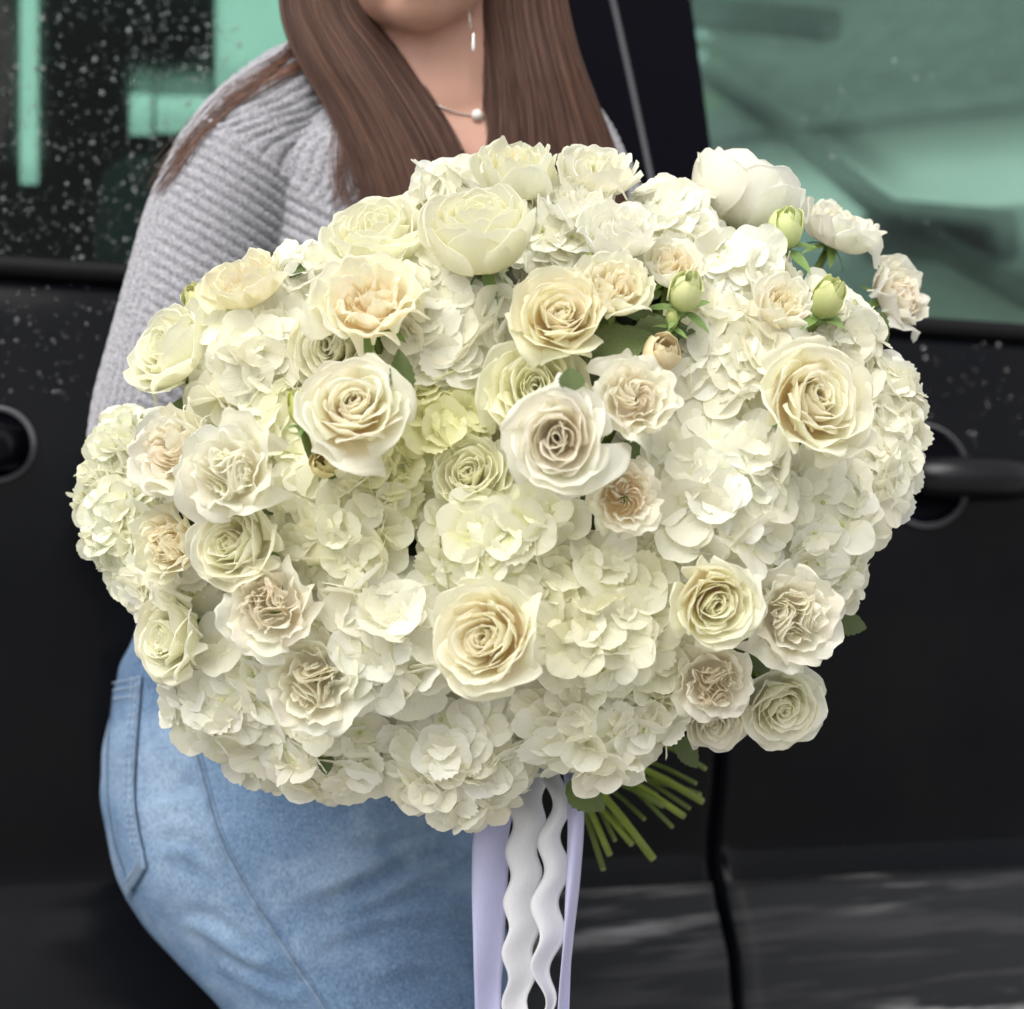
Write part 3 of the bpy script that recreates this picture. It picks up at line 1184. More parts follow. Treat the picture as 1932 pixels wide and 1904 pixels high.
def knit(co, no):
    q = co - np.array(C0)
    d = q @ np.array(FW)
    px = 966 + FPX * (q @ np.array(RT)) / 1.22
    py = 952 - FPX * (q @ np.array(UP)) / 1.22
    # outer edge of the sleeve: ribs along the arm; face of the arm: slanted ribs; yoke: ribs fanning from the neck
    edge = np.interp(py, [150, 280, 370, 520, 680, 800, 900], [410, 318, 285, 250, 212, 184, 172])
    slant = py * 0.87 - (px - 300) * 0.50
    along = (px - edge) * 1.0
    ang = np.arctan2(py - 20, px - 850)
    yoke = ang * 420 + 12 * np.sin(py / 26)
    w_edge = 1 / (1 + np.exp((px - edge - 62 - 0.18 * np.maximum(0, py - 520)) / 5))
    yl = 300 + (px - 480) * 0.75
    w_yoke = 1 / (1 + np.exp((py - yl) / 8)) * (px > edge + 40)
    wob = np.array([mnoise.noise(Vector(c) * 16) for c in co[:, :]])
    per = 21.0

    def rib(q, p_):                                     # broad ridges, narrow grooves
        return 1 - 2 * np.maximum(0, np.cos(2 * PI * (q + 2.2 * wob) / p_)) ** 2.2
    r1 = rib(slant, per)
    r2 = rib(along, per * 0.8)
    r3 = 0.8 * rib(yoke, per * 1.1) + 0.3 * np.cos(2 * PI * (px * 0.3 + py) / 15)
    r = r1 * (1 - w_edge) * (1 - w_yoke) + r2 * w_edge + r3 * w_yoke * (1 - w_edge)
    r = r + 0.15 * np.cos(2 * PI * (py * 0.5 + px * 0.87) / 9.0) * (1 - w_yoke)
    seam = np.exp(-((py - yl) / 9) ** 2) * (px > edge + 40) * (py < 640)
    low = np.array([mnoise.noise(Vector(c) * 9) for c in co[:, :]]) * 0.004
    return r * 0.0019 + seam * 0.002 + low


sw_me = remeshed(b, 'sweater', 0.0023, 4, knit)
bm = bmesh.new()
bm.from_mesh(sw_me)
cut = []
for f in bm.faces:                                      # the V neckline and the open neck
    x, y, d = proj(f.calc_center_median())
    x, y = 966 + (x - 966) * d / 1.22, 952 + (y - 952) * d / 1.22
    if (abs(x - 876) < (345 - y) * 0.95 and d < 1.27) or (y < 168 and 715 < x < 990):
        cut.append(f)
bmesh.ops.delete(bm, geom=cut, context='FACES')
bm.to_mesh(sw_me)
bm.free()
sweater = person_part('sweater', sw_me, M['knit'])
so = sweater.modifiers.new('thick', 'SOLIDIFY')
so.thickness = 0.003
so.offset = -1

# jeans
b = MB()
rows = [(292, 780, 1120, 1.335, 0.128), (262, 788, 1200, 1.34, 0.130), (228, 815, 1260, 1.335, 0.132), (210, 850, 1350, 1.33, 0.142), (204, 880, 1450, 1.325, 0.150), (209, 905, 1540, 1.32, 0.152), (228, 925, 1620, 1.315, 0.148),
        (258, 940, 1690, 1.305, 0.138), (322, 955, 1775, 1.295, 0.125), (400, 965, 1850, 1.285, 0.115), (455, 972, 1930, 1.28, 0.105), (540, 985, 2080, 1.265, 0.092), (615, 985, 2230, 1.255, 0.082)]
loft(b, [px_row(a, c, y, d, h) for a, c, y, d, h in rows])
kn = P(800, 2230, 1.255)
loft(b, [(kn + Vector((0, 0, 0.02)), 0.078, 0.080), (kn + Vector((-0.02, 0.02, -0.10)), 0.068, 0.070), (Vector((-0.17, 1.31, 0.30)), 0.064, 0.066), (Vector((-0.19, 1.32, 0.10)), 0.058, 0.062)])
loft(b, [px_row(380, 840, 1700, 1.44, 0.10), px_row(480, 940, 1930, 1.45, 0.09), px_row(640, 980, 2230, 1.46, 0.08), (Vector((-0.11, 1.49, 0.33)), 0.066, 0.066), (Vector((-0.10, 1.52, 0.10)), 0.058, 0.062)])


def folds(co, no):
    out = np.zeros(len(co))
    for i, c in enumerate(co):
        v = Vector(c)
        a = mnoise.noise(Vector((v.x * 5 + v.z * 4, v.y * 4, v.z * 11 - v.x * 6)))
        e = mnoise.noise(Vector((v.x * 14 - v.z * 8, v.y * 10, v.z * 26 + v.x * 10)))
        out[i] = 0.0062 * a + 0.0036 * e
    q = co - np.array(C0)
    px = 966 + FPX * (q @ np.array(RT)) / 1.2
    py = 952 - FPX * (q @ np.array(UP)) / 1.2
    front = no[:, 1] < 0.3
    for (x0, y0, x1, y1, wd, am) in ((930, 1575, 560, 1655, 15, .0042), (930, 1640, 640, 1690, 13, .0036), (925, 1530, 640, 1560, 13, .0032), (935, 1715, 600, 1745, 16, .0034), (330, 1745, 520, 1790, 16, .0038),
                                     (400, 1830, 590, 1850, 16, .0030), (290, 1500, 400, 1520, 14, .0022), (285, 1600, 420, 1625, 14, .0026), (940, 1800, 700, 1830, 18, .0030), (640, 1480, 860, 1500, 13, .0028)):
        dx, dy = x1 - x0, y1 - y0
        L = math.hypot(dx, dy)
        t = ((px - x0) * dx + (py - y0) * dy) / L / L
        k = ((px - x0) * dy - (py - y0) * dx) / L + 14 * np.sin(t * 5 + x0)
        env = np.clip(np.sin(PI * np.clip(t, 0, 1)), 0, 1) ** .7
        out += front * env * am * (np.exp(-(k / wd) ** 2) - .8 * np.exp(-((k - 1.7 * wd) / wd) ** 2))
    return out


jeans_me = remeshed(b, 'jeans', 0.004, 4, folds)
jeans = person_part('jeans', jeans_me, M['denim'])
bv = BVHTree.FromPolygons([v.co.copy() for v in jeans_me.vertices], [p.vertices[:] for p in jeans_me.polygons])


def cast(px, py, lift=0.002):
    d = (FW + RT * ((px - 966) / FPX) + UP * ((952 - py) / FPX)).normalized()
    h = bv.ray_cast(C0, d)
    if h[0] is None:
        return None, None
    nn = h[1] if h[1].dot(d) < 0 else -h[1]
    return h[0] + nn * lift, nn


def seam_tube(name, poly, r, lift, mat, n=60, dash=False, parent=None, two=0.0):
    mb = MB()
    pts = []
    for p in catmull(poly, n):
        q, _ = cast(p[0] + two, p[1], lift)
        if q is not None:
            pts.append(q)
    if dash:
        for i in range(0, len(pts) - 2, 3):
            mb.tube(pts[i:i + 3], r, 5)
    else:
        mb.tube(pts, r, 6)
    return person_part(name, mb.mesh(name), mat) if parent is None else link(name, mb.mesh(name), mat, parent)


SEAM = [(362, 1400), (385, 1480), (405, 1555), (432, 1620), (482, 1708), (543, 1800), (612, 1904), (700, 2040)]
seam_tube('side_seam', SEAM, 0.0021, 0.0003, M['stitchdark'], 120)
seam_tube('side_seam', SEAM, 0.0013, 0.0, M['denim'], 120, two=9)
PR = [(270, 1278), (266, 1340), (260, 1420), (257, 1500), (264, 1560), (275, 1615), (279, 1636)]
PB = [(279, 1636), (262, 1666), (245, 1692)]
mb = MB()
vs, nu = [], 9
rows = catmull(PR, 24) + catmull(PB, 8)[1:]
eL = lambda y: float(np.interp(y, [1225, 1300, 1400, 1500, 1580, 1690], [252, 219, 208, 207, 219, 256]))
last = None
for (x, y) in rows:
    xl = min(eL(y) + 1.5, x - 1)
    row = []
    for i in range(nu):
        q, nn = cast(x + (xl - x) * i / (nu - 1), y - (0 if i == 0 else 0) + i * 0.4, 0.0025)
        if q is None:
            q = row[-1] if row else last
        row.append(q)
        last = q
    vs += row
mb.add(vs, grid_faces(nu, len(rows)))
pocket = person_part('back_pocket', mb.mesh('back_pocket'), M['denim'])
sm = pocket.modifiers.new('thick', 'SOLIDIFY')
sm.thickness = 0.0022
sm.offset = 0
for off, d in ((-4, True), (-13, True)):
    seam_tube('stitching', [(x + off, y) for x, y in PR[:-1]], 0.0007, 0.0042, M['stitch'], 70, d)
seam_tube('pocket_hem', PR, 0.0015, 0.0030, M['stitchdark'], 60)
for dy in (0, 14, 30):
    seam_tube('stitching', [(222, 1290 + dy), (245, 1286 + dy), (266, 1282 + dy)], 0.0008, 0.0040, M['stitch'], 20)
for q in (0, 9, 20):
    seam_tube('stitching', [(275 - q * 0.2, 1632 - q), (260, 1660 - q), (246 - q * 0.2, 1684 - q)], 0.0008, 0.0040, M['stitch'], 20)
for (an, dy) in ((ANR, 0), (ANL, 0)):
    mb = MB()
    mb.ellipsoid((an.x + 0.06, an.y - 0.01, 0.045), (0.125, 0.046, 0.045))
    mb.ellipsoid((an.x - 0.02, an.y - 0.01, 0.06), (0.05, 0.040, 0.055))
    person_part('shoe', mb.mesh('shoe'), M['shoe'])

# hair: one groom of strands over a dark underlayer
mb = MB()
mb.ellipsoid(HEAD + Vector((0, 0.030, 0.036)), (0.083, 0.097, 0.100))
person_part('hair_underlayer', mb.mesh('hair_underlayer'), M['scalp'])
strands, radii, shades = [], [], []
hr = random.Random(11)


def lock(left, right, d0, d1, bulge, n, thick=0.012, rad=0.00042, wild=5):
    """left and right: border curves (px, py) from the crown down"""
    L, R_ = np.array(catmull(left, 26)), np.array(catmull(right, 26))
    for k in range(n):
        u = hr.random()
        ph, amp = hr.uniform(0, 6.28), hr.gauss(0, wild)
        dep = hr.random() ** 0.7 * thick
        cl = round(u * 60) / 60
        clump = (cl - u) * hr.uniform(0, 200) * hr.random() + hr.gauss(0, 3)
        st = []
        end = 26 - hr.randint(0, 3)
        for j in range(end):
            v = j / 25
            uu = u + 0.03 * math.sin(ph + v * 3) * v
            q = L[j] * (1 - uu) + R_[j] * uu
            d = d0 + (d1 - d0) * v - bulge * math.sin(PI * min(1, max(0, uu))) * min(1, 0.4 + v) + dep
            st.append(P(q[0] + amp * v * math.sin(ph + 2.4 * v) + clump * v * 0.6, q[1], d))
        strands.append(st)
        radii.append(rad * hr.uniform(0.6, 1.2))
        shades.append(0.46 + 0.30 * mnoise.noise(Vector((u * 7, d0 * 90, d1 * 50))) + 0.22 * mnoise.noise(Vector((u * 29, d1 * 90, 2))) + hr.gauss(0, .17))


# left and right falls in front of the shoulders
lock([(770, -480), (640, -420), (585, -300), (545, -150), (532, 0), (560, 100), (618, 200), (664, 300), (700, 420), (730, 620)],
     [(790, -470), (735, -380), (690, -280), (660, -160), (675, 0), (752, 100), (812, 190), (868, 290), (905, 420), (930, 620)], 1.235, 1.155, 0.02, 7000, 0.016, 0.00030)
lock([(820, -470), (860, -380), (890, -280), (905, -160), (886, 0), (898, 100), (903, 200), (893, 300), (890, 420), (900, 620)],
     [(840, -480), (960, -400), (1010, -280), (1045, -150), (1066, 0), (1088, 100), (1122, 200), (1156, 300), (1178, 420), (1180, 620)], 1.235, 1.18, 0.02, 7000, 0.016, 0.00030)
# shell over the head down behind the neck
for k in range(2600):
    a = hr.uniform(0.35 * PI, 2.65 * PI)
    st = []
    for j in range(18):
        v = j / 17
        th = min(1, v * 2.0) * 1.75
        r = 0.088 + hr.uniform(0, 0.0006)
        x, y = r * math.sin(th) * math.cos(a), 1.12 * r * math.sin(th) * math.sin(a)
        z = 0.104 * math.cos(th)
        if math.sin(a) < -0.15 and th > 0.75:
            break
        if v > 0.5:
            z -= (v - 0.5) * 0.55
            x *= 1 - 0.1 * (v - 0.5)
        st.append(HEAD + Vector((x, y + 0.03, z + 0.036)))
    if len(st) > 4:
        strands.append(st)
        radii.append(0.0005)
        shades.append(hr.uniform(.2, .8))
# fly-away strands across the shoulder
for (pl, n, wd) in (([(590, 40), (540, 105), (470, 165), (385, 235), (325, 310), (290, 365)], 30, 9), ([(600, 60), (560, 95), (480, 135), (400, 200), (330, 290), (300, 330)], 8, 12),
                    ([(610, 60), (600, 100), (520, 140), (430, 190)], 30, 10), ([(640, 110), (655, 180), (650, 260), (655, 350), (690, 420)], 26, 12), ([(700, 150), (690, 230), (655, 300), (640, 400)], 12, 10),
                    ([(880, 0), (886, 45), (897, 85), (900, 120)], 18, 4)):
    c = catmull(pl, 20)
    for k in range(n):
        o1, o2, o3 = hr.gauss(0, wd), hr.gauss(0, wd), hr.gauss(0, wd)
        st = []
        for j, q in enumerate(c):
            v = j / 19
            d = 1.175 + 0.02 * hr.random() * 0.1
            st.append((q[0] + o1 * (.45 + .9 * v) + o2 * v * 0.6 + 5 * math.sin(v * 4 + o3), q[1] + o1 * .6 * v + o3 * 0.5, d))
        strands.append(('cast', st))
        radii.append(0.0003 * hr.uniform(0.6, 1.1))
        shades.append(hr.uniform(.3, .9))
bs = BVHTree.FromPolygons([v.co.copy() for v in sweater.data.vertices], [p.vertices[:] for p in sweater.data.polygons])
for i, st in enumerate(strands):
    if st[0] == 'cast':
        out = []
        for (x, y, d) in st[1]:
            dr = (FW + RT * ((x - 966) / FPX) + UP * ((952 - y) / FPX)).normalized()
            h = bs.ray_cast(C0, dr)
            p = P(x, y, 1.21)
            if h[0] is not None:
                p = h[0] - dr * 0.004
            out.append(p)
        # smooth the draped strand
        for _ in range(3):
            out = [out[0]] + [(out[k - 1] + out[k] * 2 + out[k + 1]) / 4 for k in range(1, len(out) - 1)] + [out[-1]]
        strands[i] = out
hc = bpy.data.hair_curves.new('hair')
hc.add_curves([len(s) for s in strands])
flat = np.array([c for s in strands for p in s for c in p], dtype=np.float32)
hc.attributes['position'].data.foreach_set('vector', flat)
if 'radius' not in hc.attributes:
    hc.attributes.new('radius', 'FLOAT', 'POINT')
rads = []
for s, r in zip(strands, radii):
    n = len(s)
    rads += [r * (1 if j < n * 0.8 else max(0.3, (n - j) / (n * 0.2))) for j in range(n)]
hc.attributes['radius'].data.foreach_set('value', np.array(rads, dtype=np.float32))
sh = hc.attributes.new('shade', 'FLOAT', 'CURVE')
sh.data.foreach_set('value', np.clip(np.array(shades, dtype=np.float32), 0, 1))
hc.materials.append(M['hair'])
hair = bpy.data.objects.new('hair', hc)
COL.objects.link(hair)
hair.parent = person
hair.matrix_parent_inverse = PIV

# necklace and earring
bb = BVHTree.FromPolygons([v.co.copy() for v in body_me.vertices], [p.vertices[:] for p in body_me.polygons])


def bcast(px, py, lift):
    d = (FW + RT * ((px - 966) / FPX) + UP * ((952 - py) / FPX)).normalized()
    h = bb.ray_cast(C0, d)
    return (h[0] - d * lift) if h[0] is not None else P(px, py, 1.2)


mb = MB()
mb.tube([bcast(q[0], q[1], 0.0015) for q in catmull([(770, 150), (810, 190), (860, 212), (900, 218)], 20)], 0.0006, 5)
nk = person_part('necklace', mb.mesh('necklace'), M['silver'])
mb = MB()
mb.ellipsoid(bcast(900, 217, 0.004), (0.0045, 0.0045, 0.0045))
link('pearl', mb.mesh('pearl'), M['pearl'], nk)
mb = MB()
mb.tube([P(881, -40, 1.19), P(884, 20, 1.175), P(889, 55, 1.17)], 0.0006, 6)
mb.ellipsoid(P(893, 80, 1.17), (0.0016, 0.0010, 0.008))
person_part('earring', mb.mesh('earring'), M['silver'])
# ------------------------------------------------------------------ the bouquet
def dome(px, py):
    X, Y = (px - 945) / 830.0, (py - 905) / 690.0
    r2 = min(1.0, X * X + Y * Y)
    return 1.05 - 0.21 * math.sqrt(1 - r2 ** 1.3)


def dome_pt(px, py, dz=0.0):
    return P(px, py, dome(px, py) + dz)


def dome_normal(px, py):
    e = 12
    a = dome_pt(px + e, py) - dome_pt(px - e, py)
    c = dome_pt(px, py - e) - dome_pt(px, py + e)
    n = c.cross(a)
    if n.dot(FW) > 0:
        n = -n
    return n.normalized()


def facing(fx, fy, fz=None):
    if fz is None:
        fz = math.sqrt(max(0.0, 1 - fx * fx - fy * fy))
    return (RT * fx + UP * fy - FW * fz).normalized()


BIND = P(1010, 1330, 1.16)


def sstep(a, c, x):
    t = min(1, max(0, (x - a) / (c - a)))
    return t * t * (3 - 2 * t)


def bez(p, v):
    q = 1 - v
    c = (q * q * q, 3 * q * q * v, 3 * q * v * v, v * v * v)
    return sum(c[i] * p[i][0] for i in range(4)), sum(c[i] * p[i][1] for i in range(4))


KEY_T = [0.0, 0.3, 0.6, 0.8, 1.0]
KEY_OPEN = [[(.02, .10), (.14, .30), (.13, .62), (.04, .82)],
            [(.03, .08), (.32, .16), (.36, .60), (.26, .88)],
            [(.05, .04), (.58, .04), (.62, .58), (.58, .86)],
            [(.06, .02), (.76, .00), (.74, .62), (.84, .82)],
            [(.07, .00), (.88, -.06), (.82, .56), (1.04, .62)]]
KEY_CUP = [[(.02, .10), (.12, .30), (.12, .62), (.05, .80)],
           [(.03, .08), (.34, .12), (.38, .60), (.28, .90)],
           [(.05, .04), (.60, .00), (.66, .55), (.55, .95)],
           [(.06, .02), (.82, -.06), (.88, .50), (.76, .93)],
           [(.07, .00), (.98, -.10), (.98, .48), (.98, .84)]]


def profile(t, op):
    i = 0
    while i < 3 and t > KEY_T[i + 1]:
        i += 1
    f = (t - KEY_T[i]) / (KEY_T[i + 1] - KEY_T[i])
    out = []
    for k in range(4):
        a = [KEY_CUP[i][k][c] * (1 - op) + KEY_OPEN[i][k][c] * op for c in (0, 1)]
        c_ = [KEY_CUP[i + 1][k][c] * (1 - op) + KEY_OPEN[i + 1][k][c] * op for c in (0, 1)]
        out.append((a[0] * (1 - f) + c_[0] * f, a[1] * (1 - f) + c_[1] * f))
    return out


def petal_mesh(phi, hw, prof, rr, roll=0.2, ruf=0.02, point=0.0, tuck=0.07, nu=13, nv=15, dip=0.22, lip=0.0, crease=1.0):
    """one rose petal; lip = how far the rim rolls back (radians)"""
    f1, f2, f3 = rr.uniform(0, 6.3), rr.uniform(0, 6.3), rr.uniform(0, 6.3)
    side = rr.uniform(-.5, .5)
    n1, n2 = rr.uniform(-1, 1), rr.uniform(-1, 1)
    lipr = rr.uniform(.035, .065)
    nb = nv - 6
    vs, uv = [], []
    for j in range(nv):
        for i in range(nu):
            u = -1 + 2 * i / (nu - 1)
            au = abs(u)
            v0 = 0.86 * j / nb if j <= nb else 0.86 + 0.14 * (j - nb) / 5
            L = 1 - dip * au ** 2.4 - point * au ** 1.1 + 0.022 * math.sin(5 * u + f1) + 0.016 * math.sin(11 * u + f2)
            vb = min(v0, 0.93) * L
            r, z = bez(prof, vb)
            W = (0.38 + 0.62 * math.sin(min(1, v0 / .62) * PI / 2)) * (1 - 0.12 * max(0, (v0 - .75) / .25) ** 2)
            a = phi + u * hw * W
            ro = roll * sstep(0.62, 0.93, v0) * (0.45 + 0.75 * max(0, au + side * u) ** 2)
            r += ro * 0.36 * (0.5 + 0.5 * v0)
            z -= ro * ro * 0.8 + ro * 0.08
            if j > nb:
                w_ = (j - nb) / 5
                th = w_ * lip * (0.55 + 0.65 * au ** 1.5 + 0.35 * math.sin(2.6 * u + f3))
                r += lipr * (1 - math.cos(th)) + 0.012 * w_
                z += lipr * math.sin(th)
            r *= 1 + tuck * u
            r += ruf * v0 ** 2 * (math.sin(4.2 * u + f2) + 0.6 * math.sin(8.5 * u + f3 + 3 * v0)) + 0.010 * math.sin(7 * v0 + f1 + 2 * u) * v0
            z += ruf * 0.8 * v0 ** 3 * math.sin(5.1 * u + f1)
            r -= 0.045 * crease * n1 * math.exp(-((u - 0.5 * n2) / 0.14) ** 2) * v0 ** 2
            vs.append((r * math.cos(a), r * math.sin(a), z))
            uv.append((0.5 + 0.5 * u, v0))
    return mesh_from('petal', vs, grid_faces(nu, nv), True, uv)


def fin_mesh(phi, r0, r1, z0, top, swirl, lean, rr, nu=14, nv=8):
    """upright folded petal of a quartered heart"""
    f1, f2 = rr.uniform(0, 6.3), rr.uniform(0, 6.3)
    vs, uv = [], []
    bend = rr.uniform(-.5, .5)
    for j in range(nv):
        v = j / (nv - 1)
        for i in range(nu):
            s = i / (nu - 1)
            rad = r0 + (r1 - r0) * s
            H = top * (0.80 + 0.26 * math.sin(PI * min(1, s * 1.1)) - 0.16 * s * s) + 0.02 * math.sin(6 * s + f2)
            z = z0 + (H - z0) * v
            a = phi + swirl * s + (math.copysign(0.75, swirl) + bend) * s ** 3 + (lean * v * v + 0.035 * math.sin(7 * s + f1) * v + 0.02 * math.sin(15 * s + f2) * v * v) / (rad + 0.16)
            rad2 = rad + 0.05 * v * v * s
            vs.append((rad2 * math.cos(a), rad2 * math.sin(a), z))
            uv.append((s, 0.25 + 0.75 * v))
    return mesh_from('petal', vs, grid_faces(nu, nv), True, uv)


def arc_mesh(psi, cr, rho, half, z0, top, twist, rr, sect, nu=15, nv=7):
    """folded heart petal of a quartered rose: a curved sheet, apex to the middle, open outwards"""
    f1, f2 = rr.uniform(0, 6.3), rr.uniform(0, 6.3)
    off = rr.uniform(-.2, .2)
    vs, uv = [], []
    for j in range(nv):
        v = j / (nv - 1)
        for i in range(nu):
            u = -1 + 2 * i / (nu - 1)
            be = u * half + off
            rh = rho * (1 + .10 * math.sin(3 * u + f1)) + .035 * v * v * (0.4 + u * u) + .012 * math.sin(7 * u + f2) * v
            k = 1 - .35 * math.cos(be) * .5
            x = cr + rh * math.cos(PI + be) * k
            y = rh * math.sin(PI + be)
            d = math.hypot(x, y)
            a = max(-sect, min(sect, math.atan2(y, x)))
            a = a + psi + twist * (0.7 - d)
            z = z0 + (top - .16 * max(0, d - .25) - .05 * u * u + .018 * math.sin(5 * u + f2) - z0) * v
            vs.append((d * math.cos(a), d * math.sin(a), z))
            uv.append((.5 + .5 * u, .3 + .7 * v))
    return mesh_from('petal', vs, grid_faces(nu, nv), True, uv)


ROSE_VOL = []          # (centre, radius, px, py, rpx, depth) for keeping hydrangea florets out of the roses


def jit(c, rr, a=0.035):
    k = 1 + rr.uniform(-a, a)
    w_ = rr.uniform(-a, a)
    return (min(.95, c[0] * k), min(.95, c[1] * k * (1 + w_ * .25)), min(.95, c[2] * k * (1 + w_)))


def rose(cx, cy, rpx, f, kind, op, mat, col, label, seed, dz=0.0, n=None, name='rose', category='rose', group='white and cream roses in the bouquet', roll_scale=1.0, stem=True, inner=None, heart=1.0, dip=0.22):
    rr = random.Random(seed)
    d = dome(cx, cy) - 0.022 + dz
    ctr = P(cx, cy, d)
    R = rpx * 1.03 * d / FPX / (1.04 if op > .5 else 0.99)
    ax = facing(*f)
    base = ctr - ax * R * 0.50
    tall = 1 + .38 * (1 - sstep(.12, .42, op))
    if tall > 1:
        base = ctr - ax * R * (0.50 + .5 * (tall - 1))
    t = thing(name, label, category, place(base, ax, rr.uniform(0, 6.28), R) @ Matrix.Diagonal((1, 1, tall, 1)), group)
    ROSE_VOL.append((base + ax * R * 0.42, R * 0.90, cx, cy, rpx, d))
    m = M[mat]
    col2 = inner or col
    if kind == 'classic':
        n = n or 36
        cupk = 1 - sstep(.12, .40, op)
        hx, hy, ha = rr.uniform(-.14, .14), rr.uniform(-.14, .14), rr.uniform(0, 3.1)
        for k in range(n):
            tt = (k / (n - 1)) ** 0.98
            pr = profile(tt, op)
            pr = [(a * (1 + rr.uniform(-.04, .04)), b_ + rr.uniform(-.018, .018)) for a, b_ in pr]
            hw = float(np.interp(tt, [0, .2, .5, .8, 1], [2.3, 1.7, 1.15 + .05 * cupk, .90 + .15 * cupk, .78 + .22 * cupk])) * rr.uniform(.9, 1.1)
            me = petal_mesh(k * 2.39996 + rr.uniform(-.25, .25), hw, pr, rr, roll=roll_scale * float(np.interp(tt, [0, .4, .8, 1], [.04, .12, .30, .48])) * rr.uniform(.6, 1.3),
                            ruf=float(np.interp(tt, [0, .5, 1], [.012, .018, .030])) * (1 - .6 * cupk), crease=1 - .8 * cupk, point=rr.uniform(0, .10) * tt * (1 - cupk), tuck=0.10 - 0.05 * tt, dip=dip, lip=(0.5 + 1.7 * tt) * rr.uniform(.4, 1.3) * roll_scale)
            me.transform(Matrix.Translation((hx * (1 - tt), hy * (1 - tt), 0)) @ Matrix.Rotation(ha, 4, 'Z') @ Matrix.Diagonal((1 - .22 * (1 - tt), 1 + .08 * (1 - tt), 1, 1)) @ Matrix.Rotation(-ha, 4, 'Z')
                         @ Matrix.Rotation(rr.gauss(0, (.05 + .05 * tt) * (1 - .7 * cupk)), 4, 'X') @ Matrix.Rotation(rr.gauss(0, (.05 + .05 * tt) * (1 - .7 * cupk)), 4, 'Y'))
            link('petal', me, m, t, color=jit(tuple(col2[i] * (1 - tt) + col[i] * tt for i in range(3)), rr))
    else:
        no = n or 21
        for k in range(no):
            tt = (0.34 if kind == 'quarter' else 0.42) + (0.66 if kind == 'quarter' else 0.58) * (k / (no - 1)) ** 0.9
            pr = profile(tt, op)
            sh = 0.0 if tt > 0.7 else -0.03
            pr = [(a * (1 + rr.uniform(-.06, .06)), b_ + rr.uniform(-.03, .03) + sh * i) for i, (a, b_) in enumerate(pr)]
            hw = float(np.interp(tt, [.4, .7, 1], [.56, .62, .66])) * rr.uniform(.85, 1.15)
            me = petal_mesh(k * 2.39996 + rr.uniform(-.25, .25), hw, pr, rr, roll=roll_scale * float(np.interp(tt, [.4, .7, 1], [.12, .30, .52])) * rr.uniform(.5, 1.4),
                            ruf=float(np.interp(tt, [.4, 1], [.040, .042])), point=rr.uniform(0, .16) * tt, tuck=0.08, dip=dip, lip=rr.uniform(.2, 2.2), crease=1.6)
            link('petal', me, m, t, color=jit(tuple(col2[i] * (1 - tt) + col[i] * tt for i in range(3)), rr))
        nf = 0 if kind == 'quarter' else int(24 * heart)
        if kind == 'quarter':
            nq, ps0, tws = rr.choice((3, 4, 4)), rr.uniform(0, 6.28), rr.choice((-1, 1)) * rr.uniform(.5, 1.1)
            hox, hoy = rr.uniform(-.10, .10), rr.uniform(-.10, .10)
            for q in range(nq):
                psi = ps0 + 2 * PI * q / nq + rr.uniform(-.22, .22)
                cr_ = rr.uniform(.50, .56)
                for a_ in range(8):
                    me = arc_mesh(psi, cr_, .06 + .060 * a_ + rr.uniform(-.012, .012), rr.uniform(.9, 1.5), .36, .80 - .010 * (7 - a_) + rr.uniform(-.05, .05), tws * 1.6, rr, PI / nq * 1.05)
                    me.transform(Matrix.Translation((hox, hoy, 0)) @ Matrix.Rotation(rr.gauss(0, .07), 4, 'X') @ Matrix.Rotation(rr.gauss(0, .07), 4, 'Y') @ Matrix.Diagonal((.84, .84, 1, 1)))
                    link('petal', me, m, t, color=jit(col2, rr))
        sw = rr.choice((-1, 1)) * rr.uniform(.5, 1.2)
        cxo, cyo = rr.uniform(-.08, .08), rr.uniform(-.08, .08)
        for k in range(nf):
            me = fin_mesh(2 * PI * k / nf + rr.uniform(-.2, .2), 0.01 + rr.uniform(0, .16), rr.uniform(.34, .60), 0.36, rr.uniform(.62, .82), sw * rr.uniform(.7, 1.3), rr.uniform(-.02, .12) * (1 if sw > 0 else -1), rr)
            me.transform(Matrix.Translation((cxo, cyo, 0)))
            link('petal', me, m, t, color=jit(col2, rr))
    # calyx and stem
    mb = MB()
    mb.ellipsoid((0, 0, -0.03), (0.17, 0.17, 0.16), None, 12, 8)
    cx_ = mb.build('calyx', M['sepal'], t)
    for k in range(5):
        link('sepal', sepal_me, None, t, Matrix.Rotation(2 * PI * k / 5 + .3, 4, 'Z') @ Matrix.Translation((0.10, 0, -0.05)) @ Matrix.Rotation(rr.uniform(0.1, 0.6), 4, 'Y') @ Matrix.Scale(0.62, 4))
    if stem:
        inv = t.matrix_world.inverted()
        tgt = BIND + Vector((rr.uniform(-.03, .03), rr.uniform(-.02, .02), rr.uniform(-.03, .03)))
        p0, p3 = Vector((0, 0, -0.1)), inv @ tgt
        p1 = Vector((0, 0, -0.1 - 0.35 * p3.length))
        pts = [p0.lerp(p1, s).lerp(p1.lerp(p3, s), s) for s in [q / 8 for q in range(9)]]
        mb = MB()
        mb.tube(pts, 0.0028 / R, 6)
        mb.build('stem', M['stem'], t)
    return t


def leaf_geometry(n=9, m=7, fold=0.25, curl=0.25, serr=0.05, width=0.36):
    vs, uv = [], []
    for j in range(n):
        v = j / (n - 1)
        wd = width * math.sin(PI * min(1, v ** 0.75 * 0.98 + 0.02)) ** 0.8 * (1 + serr * (1 if j % 2 else -1)) + 0.002
        for i in range(m):
            u = -1 + 2 * i / (m - 1)
            vs.append((v, u * wd, fold * abs(u) * wd - curl * v * v + 0.01 * math.sin(9 * v) * abs(u)))
            uv.append((.5 + .5 * u, v))
    return vs, grid_faces(m, n), uv


